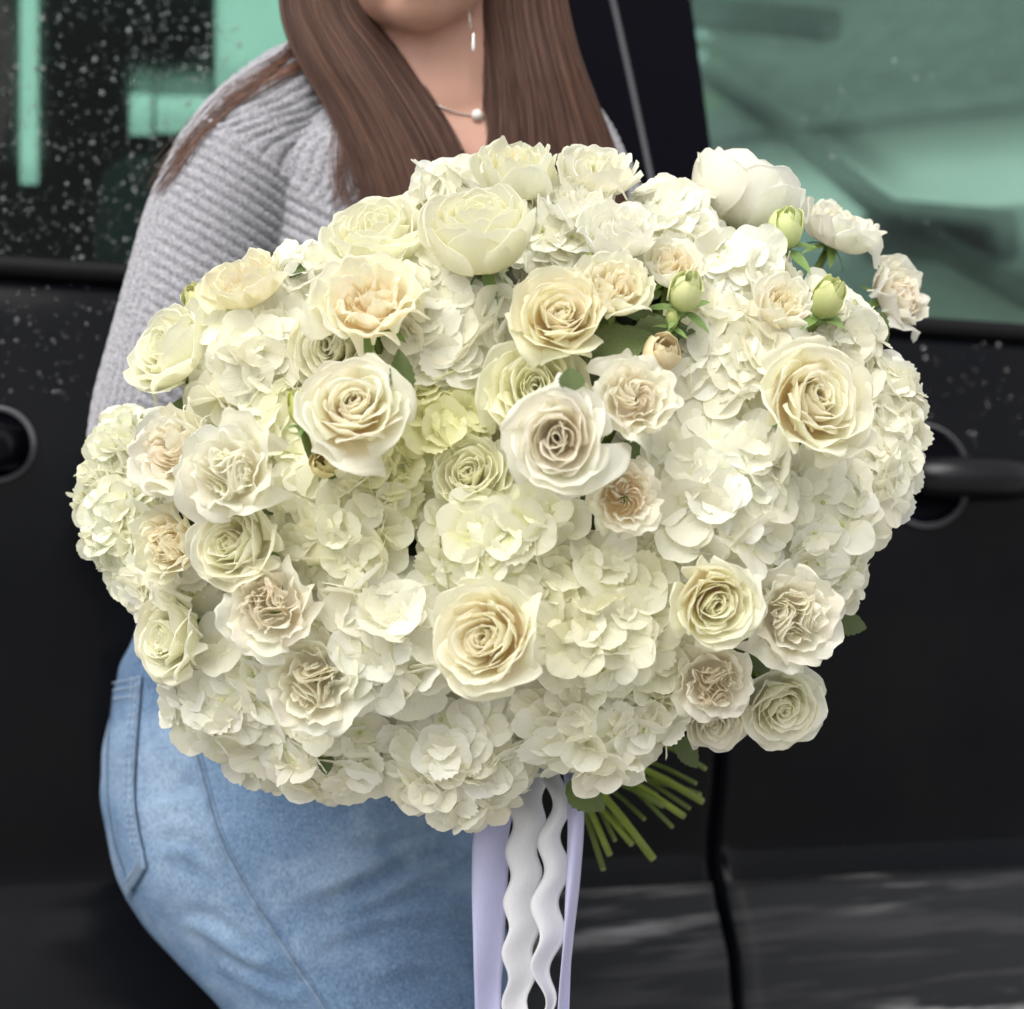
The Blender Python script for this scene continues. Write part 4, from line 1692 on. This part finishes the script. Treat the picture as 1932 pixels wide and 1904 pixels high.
v_, f_, u_ = leaf_geometry(8, 5, 0.2, 0.35, 0.0, 0.19)
sepal_me = mesh_from('sepal', v_, f_, True, u_)
sepal_me.materials.append(M['sepal'])

CREAM, IVORY, BLUSH, LIME, WHITE = (.96, .945, .80), (.965, .945, .84), (.965, .93, .825), (.95, .94, .77), (.965, .95, .87)
PEACHY, BLUSHY, GREENY, YELL = (.98, .905, .75), (.98, .905, .80), (.93, .925, .76), (.97, .925, .74)

# cx, cy, radius, facing, kind, openness, material, outer colour, heart colour, dz, label
ROSES = [
    (973, 316, 74, (.0, .88), 'garden', .05, 'lime', CREAM, YELL, .00, 'small greenish-cream cupped rose at the very top of the bouquet, below the hair'),
    (1127, 318, 76, (.18, .84), 'garden', .35, 'cream', IVORY, CREAM, .00, 'small ruffled ivory rose at the top edge, just right of the gap below the hair'),
    (1082, 372, 70, (.0, .80), 'garden', .5, 'cream', WHITE, WHITE, .015, 'half-hidden ruffled white rose tucked under the two topmost roses'),
    (902, 432, 102, (-.10, .80), 'classic', .05, 'lime', CREAM, LIME, -.02, 'big cupped cream rose with smooth outer petals and rolled rim, upper left of centre'),
    (712, 440, 108, (-.12, .80), 'classic', .55, 'lime', CREAM, LIME, .012, 'wide-open cream rose at the upper left rim behind the peach-hearted rose'),
    (692, 560, 110, (-.08, .64), 'garden', .80, 'peach', CREAM, PEACHY, -.015, 'large cream rose with a ruffled peach heart and drooping outer petals, upper left'),
    (457, 530, 78, (-.30, .78), 'garden', .35, 'cream', YELL, PEACHY, .00, 'small yellow-cream rose resting against the grey sleeve at the upper left rim'),
    (322, 658, 100, (-.66, .46), 'classic', .55, 'lime', CREAM, LIME, .00, 'large cream rose on the left rim seen from the side, facing left'),
    (668, 772, 102, (.10, .34), 'classic', .85, 'peach', IVORY, PEACHY, -.025, 'ivory rose with sharply folded white petals beside the yellow-green bud'),
    (320, 847, 90, (-.50, .22), 'garden', .75, 'blush', IVORY, BLUSHY, -.005, 'ruffled ivory rose facing left, upper of the touching pair on the left'),
    (428, 886, 98, (-.22, .10), 'quarter', .95, 'blush', IVORY, IVORY, -.03, 'open white rose with a folded heart, lower of the touching pair on the left'),
    (312, 1026, 76, (-.55, .02), 'quarter', .55, 'peach', YELL, PEACHY, .00, 'small yellow-peach rose with a frilly heart near the left rim'),
    (440, 1022, 92, (-.42, .10), 'classic', .75, 'cream', CREAM, YELL, -.01, 'cream rose with a spiral heart right of the small yellow-peach rose'),
    (505, 1148, 92, (-.18, .08), 'quarter', .90, 'blush', BLUSH, BLUSHY, -.02, 'pale blush rose full of folded petals at the lower left, above a matching one'),
    (586, 1288, 95, (-.04, -.04), 'quarter', .85, 'blush', BLUSH, BLUSH, -.02, 'round pale blush rose lowest on the left, with a small dark leaf under it'),
    (322, 1200, 86, (-.62, -.02), 'classic', .80, 'lime', CREAM, LIME, .00, 'greenish-cream rose low on the left rim, turned sideways to the left'),
    (912, 1204, 110, (-.46, .06), 'classic', .75, 'peach', CREAM, PEACHY, -.025, 'big cream rose with a tight peach spiral heart, low in the middle of the bouquet'),
    (1055, 590, 90, (.08, .34), 'classic', .80, 'peach', YELL, PEACHY, -.01, 'peach-hearted cream rose above the dark gap of leaves, upper centre'),
    (1160, 540, 70, (.16, .52), 'garden', .30, 'peach', CREAM, PEACHY, -.012, 'cupped cream rose touching the peach-hearted rose on its upper right'),
    (1168, 434, 72, (.04, .74), 'garden', .30, 'cream', WHITE, WHITE, .00, 'cupped white rose with a frilled top, above the cupped cream rose'),
    (1273, 500, 66, (.12, .66), 'garden', .60, 'cream', IVORY, PEACHY, .005, 'small frilled ivory rose above the plump green-white bud, upper right of centre'),
    (1008, 735, 100, (-.06, .18), 'classic', .65, 'lime', LIME, LIME, .012, 'yellow-green tinged rose with a round leaf on it, behind the white centre rose'),
    (1054, 832, 102, (-.10, -.10), 'classic', .90, 'blush', WHITE, BLUSHY, -.03, 'white rose with a blush heart and pointed petals in the very centre'),
    (1200, 745, 82, (.16, .24), 'garden', .80, 'blush', BLUSH, BLUSHY, -.015, 'pale pink blush rose right of the white centre rose'),
    (1182, 940, 72, (.06, .0), 'garden', .75, 'peach', BLUSH, BLUSHY, -.005, 'small blush rose with a swirled peach heart, below the dark gap right of centre'),
    (1540, 764, 114, (.26, .16), 'classic', .85, 'peach', CREAM, PEACHY, -.03, 'largest open cream rose, on the right side of the bouquet'),
    (1350, 1140, 86, (.10, -.12), 'classic', .70, 'peach', LIME, YELL, -.02, 'yellow-cream rose with a narrow peach heart, lower right'),
    (1500, 1165, 92, (.18, -.02), 'quarter', .90, 'blush', BLUSH, BLUSH, -.015, 'blush white rose with many pointed petals on the lower right rim'),
    (1345, 1288, 78, (.0, -.12), 'quarter', .70, 'blush', BLUSH, BLUSHY, -.002, 'dusky blush rose below the yellow-cream rose, lower right'),
    (1352, 1362, 62, (.02, -.50), 'classic', .60, 'blush', BLUSH, BLUSH, .02, 'pale rose at the lower right edge seen from the side, under the dusky blush rose'),
    (1474, 1330, 84, (.10, -.28), 'classic', .90, 'cream', IVORY, CREAM, -.005, 'cream rose at the lowest right corner with a pointed petal sticking out'),
    (1398, 372, 104, (.42, .86, -.22), 'classic', .16, 'cream', WHITE, WHITE, .02, 'large white rose at the top right seen from behind, smooth rounded petals'),
    (1585, 425, 78, (.38, .84), 'garden', .45, 'cream', IVORY, BLUSH, .00, 'pale spray rose at the upper right seen from the side, next to the round bud'),
    (1700, 552, 74, (.66, .30), 'quarter', .60, 'blush', IVORY, BLUSHY, .00, 'blush spray rose standing out farthest to the right of the bouquet'),
    (1477, 570, 54, (.24, .52), 'garden', .10, 'peach', IVORY, PEACHY, -.02, 'small half-open spray rose with a peach heart beside the yellow-green bud on the right'),
    (885, 892, 72, (-.10, .30), 'classic', .45, 'lime', LIME, LIME, .03, 'pale lime rose sunk between green hydrangea petals left of the white centre rose'),
    (628, 650, 80, (-.30, -.20), 'classic', .15, 'cream', CREAM, CREAM, .03, 'half-buried cream rose under the drooping petals of the large peach-hearted rose'),
]
for k, (cx, cy, r, f, kd, op, mt, co, ic, dz, lb) in enumerate(ROSES):
    rose(cx, cy, r, f, kd, op, mt, co, lb, 100 + k, dz, inner=ic, roll_scale=min(1.0, .30 + .85 * op))


def bud(cx, cy, rx, ry, f, mat, col, label, seed, dz=0.0, sep_len=1.0, name='rose_bud', stem_to=None, sepals=5):
    rr = random.Random(seed)
    d = dome(cx, cy) - 0.02 + dz
    R = rx * d / FPX
    H = ry * d / FPX * 2 / R
    ax = facing(*f)
    base = P(cx, cy, d) - ax * R * H * 0.5
    t = thing(name, label, 'rose bud', place(base, ax, rr.uniform(0, 6.28), R), 'rose buds in the bouquet')
    ROSE_VOL.append((base + ax * R * H * 0.5, R * 0.9, cx, cy, rx, d))
    for k in range(9):
        tt = k / 8
        top = H * (1.0 - 0.05 * tt)
        pr = [(.05, 0), (.95 * (.55 + .45 * tt), .02 * H), (1.12 * (.5 + .5 * tt), .66 * H), (.06 + .26 * tt, top)]
        me = petal_mesh(k * 2.39996, 1.5 - .3 * tt, pr, rr, roll=0.03 + .08 * tt, ruf=0.05, tuck=0.08, point=.05, lip=rr.uniform(0, 1.6))
        link('petal', me, M[mat], t, color=jit(col, rr, .06))
    mb = MB()
    mb.ellipsoid((0, 0, -0.12), (0.45, 0.45, 0.36), None, 12, 8)
    mb.build('calyx', M['sepal'], t)
    for k in range(sepals):
        m4 = Matrix.Rotation(2 * PI * k / sepals + .2, 4, 'Z') @ Matrix.Translation((0.30, 0, -0.05)) @ Matrix.Rotation(rr.uniform(-0.7, 0.5), 4, 'Y') @ Matrix.Scale(1.5 * sep_len * rr.uniform(.8, 1.2), 4)
        link('sepal', sepal_me, None, t, m4)
    inv = t.matrix_world.inverted()
    if stem_to is None:
        stem_to = dome_pt(cx + (945 - cx) * .12, cy + 90, 0.05)
    else:
        stem_to = P(*stem_to)
    p3 = inv @ stem_to
    p1 = Vector((0, 0, -0.4 * p3.length))
    mb = MB()
    mb.tube([Vector((0, 0, -.3)).lerp(p1, s).lerp(p1.lerp(p3, s), s) for s in [q / 8 for q in range(9)]], 0.0024 / R, 7)
    mb.build('stem', M['stem'], t)
    return t


bud(1484, 428, 42, 42, (.05, .80), 'bud', (.72, .79, .40), 'plump round green-white bud with green sepals at the upper right', 301, -.02, stem_to=(1478, 560, .99))
bud(1562, 560, 38, 46, (.22, .72), 'bud', (.72, .76, .36), 'yellow-green bud beside the small half-open spray rose on the right', 302, -.02)
bud(1293, 548, 40, 44, (.15, .70), 'bud', (.76, .80, .44), 'green-white bud with a crinkled tip under the small frilled ivory rose', 303, -.02)
bud(563, 768, 27, 40, (-.10, .80), 'bud', (.66, .70, .20), 'small yellow-green bud left of the ivory rose with folded petals', 304, -.03, .8)
bud(372, 566, 36, 38, (-.30, .70), 'bud', (.78, .78, .42), 'pale yellow-green bud behind the left rim, below the yellow-cream rose', 305, .02, .7)
bud(1250, 664, 46, 36, (.20, .55), 'dry', (.80, .70, .46), 'small withered bud with brown-edged petals above the pink blush rose', 306, -.005, .4, sepals=3)
bud(610, 874, 34, 24, (-.1, .3), 'dry', (.78, .72, .36), 'shrivelled yellowish bud under the ivory rose with folded petals', 307, -.01, .4, sepals=3)
for (cx, cy, r, lb, sd) in ((1110, 492, 13, 'tiny green bud tip with narrow sepals above the peach-hearted rose', 311), (1268, 600, 15, 'tiny green unopened bud in the dark leafy gap', 312)):
    bud(cx, cy, r, r * 1.4, (-.1, .85), 'bud', (.55, .62, .22), lb, sd, -.005, 1.5)

# ---- hydrangea: shared petal meshes, each floret four petals round a small eye
hp = []
for k in range(18):
    rr = random.Random(500 + k)
    nu, nv = 11, 9
    cup, curl, fold = rr.uniform(-.08, .16), rr.uniform(-.24, .10), rr.uniform(-.05, .10)
    tw = rr.uniform(-.16, .16)
    serr = rr.uniform(.0, .045) if k % 2 else 0.0
    wd = rr.uniform(.47, .62)
    f1 = rr.uniform(0, 6.3)
    vs, uv = [], []
    for j in range(nv):
        v = j / (nv - 1)
        for i in range(nu):
            u = -1 + 2 * i / (nu - 1)
            L = 1 - .26 * abs(u) ** 2.6 + (serr * (1 if i % 2 else -1) + .025 * math.sin(4 * u + f1)) * v ** 3
            W = wd * math.sin(min(1, (.06 + .94 * v) / .72) * PI / 2) ** .9 * (1 - .12 * max(0, (v - .8) / .2) ** 2)
            x, y = v * L, u * W
            z = cup * (abs(u) ** 2 * .38 * v) + curl * v * v * .6 + fold * (1 - abs(u)) * v * .3 + .06 * v + tw * u * v * .35 + (.014 * math.sin(5 * u + 4 * v + f1) + .020 * math.sin(9 * u + f1 * 2) * v * v) * v
            vs.append((x + .03, y, z))
            uv.append((.5 + .5 * u, v))
    hp.append((vs, grid_faces(nu, nv), uv))
HPM = {}
for mt in ('hyd', 'hydg'):
    HPM[mt] = []
    for vs, fs, uv in hp:
        me = mesh_from('petal', vs, fs, True, uv)
        me.materials.append(M[mt])
        HPM[mt].append(me)
mb = MB()
mb.ellipsoid((0, 0, 0.06), (.075, .075, .065), None, 8, 6)
mb.tube([(0, 0, 0.02), (0.05, 0, -.5), (0.02, .05, -1.0)], .03, 5)
floret_me = mb.mesh('floret')
floret_me.materials.append(M['eye'])

HYD = [  # cx, cy, rpx, material, colour, label, number, dz
    (455, 668, 118, 'hyd', 'w', 'white hydrangea head between the left rim rose and the ivory folded rose', 44, 0),
    (845, 610, 128, 'hyd', 'w', 'white hydrangea head in the upper middle, right of the large peach-hearted rose', 46, 0),
    (815, 795, 105, 'hydg', 'g', 'greenish hydrangea head with an open lime-green middle, left of centre', 44, .015),
    (640, 985, 125, 'hyd', 'c', 'creamy green hydrangea head left of centre below the ivory folded rose', 48, 0),
    (720, 1205, 122, 'hyd', 'w', 'white hydrangea head with broad petals, left of the big peach-spiral rose', 46, -.01),
    (440, 1305, 138, 'hyd', 'w', 'white hydrangea head at the lower left rim below the sideways rose', 54, 0),
    (625, 1395, 122, 'hyd', 'v', 'white hydrangea head on the bottom rim directly under the lowest blush rose', 50, 0),
    (868, 1425, 135, 'hyd', 'v', 'ivory hydrangea head at the lowest point of the bouquet, above the ribbons', 54, 0),
    (1130, 1345, 138, 'hyd', 'v', 'white hydrangea head on the bottom rim above the green stems', 54, 0),
    (1130, 1170, 135, 'hyd', 'c', 'pale hydrangea head with loose green-eyed florets right of the big peach-spiral rose', 50, -.005),
    (940, 1015, 130, 'hydg', 'c', 'cream-green hydrangea head in the middle, above the big peach-spiral rose', 50, 0),
    (1350, 935, 132, 'hyd', 'w', 'bright white hydrangea head below and left of the largest open rose', 50, -.01),
    (1530, 985, 135, 'hyd', 'w', 'white hydrangea head directly under the largest open rose', 50, 0),
    (1632, 885, 105, 'hyd', 'v', 'white hydrangea head on the right rim beside the round handle recess of the van', 44, 0),
    (1655, 770, 90, 'hyd', 'w', 'white hydrangea head on the right rim beside the largest open rose', 38, 0),
    (1355, 690, 120, 'hyd', 'w', 'white hydrangea head with big flat petals right of the pink blush rose', 46, 0),
    (1395, 510, 110, 'hyd', 'w', 'white hydrangea head below the rose seen from behind, upper right', 44, .01),
    (1285, 422, 90, 'hyd', 'w', 'white hydrangea head at the top rim left of the rose seen from behind', 40, .01),
    (1560, 640, 105, 'hyd', 'w', 'white hydrangea head right rim, above the largest open rose and below the buds', 42, .01),
    (242, 985, 88, 'hyd', 'l', 'pale lime hydrangea head of small petals bulging out at the left rim', 46, .02),
    (238, 850, 66, 'hyd', 'l', 'small pale lime hydrangea head at the left rim against the grey sleeve', 34, .03),
    (205, 925, 62, 'hyd', 'l', 'pale hydrangea head of tiny pointed petals, farthest out on the left rim', 34, .035),
    (266, 1062, 64, 'hyd', 'l', 'pale hydrangea head on the left rim just under the lime one, against the dark van', 34, .03),
    (330, 1110, 92, 'hyd', 'w', 'white hydrangea head at the left rim below the small yellow-peach rose', 38, .01),
    (1050, 450, 90, 'hyd', 'w', 'white hydrangea head between the big cupped cream rose and the cupped white rose', 36, .02),
    (570, 548, 78, 'hyd', 'w', 'white hydrangea head peeping out at the upper left beside the dark small leaf', 32, .02),
    (1530, 1075, 92, 'hyd', 'v', 'white hydrangea head at the right rim above the pointed blush rose', 38, .015),
    (850, 378, 62, 'hyd', 'w', 'white hydrangea head at the top rim below the hair, left of the topmost rose', 28, .03),
    (545, 800, 95, 'hyd', 'c', 'cream hydrangea head between the touching rose pair and the yellow-green bud', 36, .02),
    (1265, 1060, 90, 'hyd', 'w', 'white hydrangea head above the yellow-cream rose, right of centre', 34, .01),
    (1240, 1250, 95, 'hyd', 'c', 'cream hydrangea head between the bottom rim and the dusky blush rose', 36, .01),
    (520, 1395, 95, 'hyd', 'v', 'ivory hydrangea head on the lower left slope of the bottom rim', 36, .02),
    (720, 890, 90, 'hydg', 'g', 'lime-cream hydrangea head under the ivory folded rose, petals on edge', 34, .015),
    (1230, 840, 80, 'hyd', 'c', 'small cream hydrangea head in the dark gap right of the white centre rose', 16, .035),
]
TONES = {'w': (.95, .94, .83), 'c': (.945, .935, .77), 'g': (.92, .915, .63), 'v': (.945, .93, .82), 'l': (.935, .935, .79)}
HEADS = []
for (cx, cy, r, mt, tn, lb, n, dz) in HYD:
    d = dome(cx, cy)
    Rh = (r - 13) * d / FPX
    nn = (dome_normal(cx, cy) * 0.8 - FW * 0.45).normalized()
    HEADS.append((P(cx, cy, d + Rh * 0.52 + dz), Rh, nn))
NFLOR = 0
GAPS = ((1225, 610, 70), (1195, 848, 34), (1150, 645, 40))      # dark openings where no floret sits
for hi_, (cx, cy, r, mt, tn, lb, n, dz) in enumerate(HYD):
    hc_, Rh, nn = HEADS[hi_]
    rr = random.Random(900 + hi_)
    t = thing('hydrangea', lb, 'hydrangea', Matrix.Translation(hc_), 'hydrangea heads in the bouquet')
    fr = frame(nn).to_3x3()
    tot = int(n * 1.95)
    col0 = TONES[tn]
    big = {1: 1.12, 4: 1.28, 11: 1.2, 15: 1.18, 0: 1.15, 9: 1.08, 5: 1.05}.get(hi_, 1.0)
    cnt = 0
    for k in range(tot):
        z = 1 - (k + .5) / tot * 1.35
        a = k * 2.39996 + rr.uniform(-.3, .3)
        q = math.sqrt(max(0, 1 - z * z))
        dr = (fr @ Vector((q * math.cos(a), q * math.sin(a), z))).normalized()
        lump = 1 + 0.10 * mnoise.noise(dr * 2.3 + Vector((hi_ * 3, 0, 0)))
        rad = Rh * rr.uniform(.84, 1.03) * lump
        off_ = dr * rad
        p = hc_ + off_ - nn * (off_.dot(nn) * 0.38)
        px, py, dp = proj(p)
        bad = False
        for (rc, rR, rx, ry, rp, rd) in ROSE_VOL:
            if (p - rc).length < rR * .90:
                bad = True
                break
            if dp < rd + 0.02 and math.hypot(px - rx, py - ry) < rp * 0.84 + (15 if rp > 50 else 32):
                bad = True
                break
        if not bad:
            for (gx, gy, gr) in GAPS:
                if math.hypot(px - gx, py - gy) < gr:
                    bad = True
            for h2, (oc, oR, on) in enumerate(HEADS):
                if h2 != hi_ and (p - oc).length < oR * 0.50:
                    bad = True
                    break
        if bad or dr.dot(-FW) < -0.55:
            continue
        wild = 2.6 if rr.random() < .16 else 1.0
        axis = (dr * .62 + nn * .55 + wild * Vector((rr.gauss(0, .19), rr.gauss(0, .19), rr.gauss(0, .19)))).normalized()
        size = big * rr.uniform(.0150, .0205) * (0.80 if tn == 'l' else 1.0)
        fo = link('floret', floret_me, None, t, Matrix.Translation(p - hc_) @ frame(axis, rr.uniform(0, 6.28)) @ Matrix.Scale(size, 4))
        fc = jit(col0, rr, .05)
        opening = rr.gauss(-.03, .13) + (0.55 if rr.random() < (.5 if tn in 'gl' else .12) else 0)
        for q4 in range(4):
            m4 = Matrix.Rotation(q4 * PI / 2 + rr.uniform(-.18, .18), 4, 'Z') @ Matrix.Rotation(-(opening + rr.gauss(.02, .13)), 4, 'Y') @ Matrix.Translation((.02, 0, .012 * (q4 % 2))) @ Matrix.Scale(rr.uniform(.88, 1.10), 4)
            link('petal', rr.choice(HPM[mt]), None, fo, m4, jit(fc, rr, .025))
        cnt += 1
    NFLOR += cnt
print('florets', NFLOR)

# ---- leaves
def leaf_thing(px, py, d, direction, normal, size, label, seed, fold=.25, curl=.2, width=.36, group='rose leaves in the bouquet'):
    vs, fs, uv = leaf_geometry(15, 7, fold, curl, .06, width)
    x = (RT * direction[0] + UP * direction[1] - FW * (direction[2] if len(direction) > 2 else 0)).normalized()
    z = facing(*normal)
    z = (z - x * z.dot(x)).normalized()
    y = z.cross(x)
    m4 = Matrix((x, y, z)).transposed().to_4x4()
    o = link('rose_leaf', mesh_from('rose_leaf', vs, fs, True, uv), M['leaf'], None, Matrix.Translation(P(px, py, d)) @ m4 @ Matrix.Scale(size * d / FPX, 4))
    return tag(o, label, 'leaf', group)


LV = [(1105, 688, -.012, (.85, .5), (.2, .5), 140, 'dark green leaf lying in the gap under the peach-hearted rose'),
      (1195, 640, .0, (.9, .25), (.0, .7), 120, 'shadowed dark leaf behind the withered bud in the leafy gap'),
      (1260, 600, .0, (-.5, -.6), (.2, .4), 110, 'dark leaf under the green-white bud with the crinkled tip'),
      (752, 745, -.03, (.12, .95), (.7, .0), 88, 'narrow dark leaf standing behind the right edge of the ivory folded rose'),
      (1078, 738, -.065, (-.02, .95), (.15, .3), 46, 'small round bright green leaf lying on the yellow-green tinged rose', .55),
      (535, 520, .0, (.75, .4), (.0, .5), 50, 'small dark leaf between two flowers on the upper left rim'),
      (490, 960, .0, (.9, .35), (.2, .3), 58, 'small dark leaf under the open white rose of the left pair'),
      (1165, 862, .012, (.9, .1), (.0, .3), 90, 'dark leaf in the gap between the pink blush and swirled peach roses'),
      (612, 1420, -.02, (.1, -.9), (.3, .0), 44, 'tiny green leaf below the lowest blush rose on the left'),
      (1070, 1478, .0, (.75, -.5), (.0, .3), 90, 'dark serrated leaf under the bottom rim beside the ribbons'),
      (1275, 1395, .10, (.55, -.6), (.2, .5), 70, 'dim green leaf above the stems right of the bottom rim'),
      (1560, 1170, .06, (.9, -.1), (.3, .4), 80, 'dim dark green leaf sticking out behind the lower right rim'),
      (1640, 590, .01, (.5, -.7), (.4, .2), 70, 'green leaf under the spray rose standing out on the right'),
      (1455, 600, .01, (-.9, .3), (.0, .6), 60, 'green sepal-like leaf left of the small half-open spray rose')]
for k, row in enumerate(LV):
    px, py, dz, di, no, sz, lb = row[:7]
    leaf_thing(px, py, dome(px, py) + dz, di, no, sz, lb, k, width=row[7] if len(row) > 7 else .36)

# dense dark foliage inside the bouquet
mb = MB()
rr = random.Random(77)
lv, lf, _ = leaf_geometry(6, 3, .25, .2, 0, .36)
for k in range(620):
    a, q = rr.uniform(0, 2 * PI), math.sqrt(rr.random()) * .74
    px, py = 945 + 790 * q * math.cos(a), 905 + 640 * q * math.sin(a)
    p = dome_pt(px, py, rr.uniform(.055, .11))
    m4 = frame((dome_normal(px, py) + Vector((rr.gauss(0, .4), rr.gauss(0, .4), rr.gauss(0, .4)))).normalized(), rr.uniform(0, 6.28)).to_3x3()
    mb.add([p + m4 @ Vector(v) * .05 for v in lv], lf)
tag(mb.build('foliage', M['leaf']), 'dark green foliage packed between the flowers inside the bouquet', 'foliage', kind='stuff')

# ---- cut stems under the bouquet
STEMS = [((1120, 1480), (1232, 1620), 11, 'longest bright green cut stem, its end pointing down to the right', .0),
         ((1105, 1495), (1192, 1592), 9, 'dull green stem lying along the left of the longest bright stem', .01),
         ((1092, 1500), (1138, 1640), 8, 'short dark green stem pointing almost straight down beside the narrow ribbon', .02),
         ((1090, 1480), (1150, 1612), 9, 'olive stem with a pale cut end just right of the narrow ribbon', .01),
         ((1215, 1470), (1320, 1500), 8, 'thin green stem ending farthest to the right', .05),
         ((1190, 1440), (1325, 1512), 10, 'thick dim green stem at the upper right of the bunch', .04),
         ((1170, 1465), (1290, 1540), 9, 'mid green stem under the thick upper right stem', .03),
         ((1150, 1470), (1250, 1520), 8, 'short brownish stem in the middle of the bunch', .035),
         ((1240, 1400), (1330, 1450), 7, 'thin dark stem highest on the right, close to the bottom rim', .05)]
STEMS += [((1130, 1470), (1175, 1570), 6, 'thin shaded stem between the two bright stems', .03), ((1160, 1460), (1268, 1560), 6, 'thin dark stem reaching low in the middle of the bunch', .045),
          ((1180, 1450), (1300, 1525), 6, 'thin dark stem tucked under the thick upper right stem', .06), ((1110, 1490), (1160, 1585), 6, 'thin shaded stem behind the olive stem', .04),
          ((1140, 1480), (1215, 1545), 6, 'thin olive stem with a bent tip, centre of the bunch', .05), ((1205, 1430), (1312, 1478), 6, 'thin shaded stem just below the highest stem', .06),
          ((1150, 1450), (1238, 1500), 7, 'short dark stem close under the petals', .06)]
for (a, c, r, lb, dz) in STEMS:
    d0, d1 = 1.14 + dz, 1.10 + dz
    p1, p2 = P(a[0], a[1], d0), P(c[0], c[1], d1)
    p0 = BIND + (p1 - BIND) * 0.05
    mb = MB()
    rad = r * .78 / FPX
    mb.tube([p0, p0.lerp(p1, .6), p1, p1.lerp(p2, .5) + Vector((0, 0, .0015)), p2], [rad * .9, rad * .9, rad, rad, rad * 1.02], 9)
    st = mb.build('flower_stem', M['stem_bright'] if r >= 9 else M['stem'])
    tag(st, lb, 'flower stem', 'cut stems under the bouquet')
    mb = MB()
    dr = (p2 - p1).normalized()
    mb.tube([p2 - dr * .0004, p2 + dr * .0006], rad * .96, 9)
    mb.build('cut_end', M['stem_end'], st)

# ---- ribbons
def ribbon(name, rows, mat, label, wave=0.0, period=150.0, phase=(0, 0), depthw=0.004, group='ribbons hanging from the bouquet'):
    """rows: (y, x left, x right, depth)"""
    R_ = catmull(rows, 90)
    vs, uv = [], []
    nu = 9
    for j, (y, xl, xr, d) in enumerate([[float(q) for q in row] for row in R_]):
        a = wave * math.sin(2 * PI * y / period + phase[0])
        c = wave * math.sin(2 * PI * y / period + phase[1])
        for i in range(nu):
            u = i / (nu - 1)
            x = (xl + a) * (1 - u) + (xr + c) * u
            vs.append(P(x, y, d + depthw * math.sin(PI * u + y / 160) + .003 * math.sin(y / 75 + u)))
    o = link(name, mesh_from(name, [tuple(v) for v in vs], grid_faces(nu, 90)), M[mat])
    sm = o.modifiers.new('thick', 'SOLIDIFY')
    sm.thickness = .0007
    return tag(o, label, 'ribbon', group)


ribbon('ribbon', [(1440, 940, 1000, 1.03), (1560, 898, 962, 1.0), (1650, 891, 958, .995), (1800, 893, 950, .995), (1904, 896, 945, 1.0), (2150, 900, 950, 1.0), (2350, 895, 945, 1.01)], 'lavender', 'wide smooth lavender satin ribbon hanging on the left beside the jeans')
ribbon('ribbon', [(1430, 985, 1040, 1.02), (1530, 965, 1025, .985), (1650, 958, 1016, .98), (1780, 953, 1012, .98), (1904, 952, 1000, .985), (2150, 950, 1005, .985), (2350, 955, 1010, .99)], 'white_ribbon', 'broad white wavy-edged ribbon next to the wide lavender ribbon', 6.5, 96, (.13, .5))
ribbon('ribbon', [(1430, 1020, 1060, 1.02), (1500, 1035, 1068, .975), (1600, 1022, 1066, .97), (1700, 1012, 1064, .97), (1800, 1008, 1052, .97), (1904, 1020, 1040, .975), (2150, 1015, 1055, .975), (2350, 1010, 1050, .98)], 'white_ribbon', 'narrower white wavy ribbon in front of the broad wavy one', 10.5, 123, (-.75, -.45))
ribbon('ribbon', [(1430, 1060, 1085, 1.02), (1530, 1072, 1100, .965), (1650, 1070, 1094, .96), (1780, 1062, 1080, .96), (1904, 1052, 1074, .965), (2150, 1040, 1066, .97), (2350, 1035, 1060, .975)], 'lavender', 'narrow lavender satin ribbon on the right beside the green stems', depthw=.008)
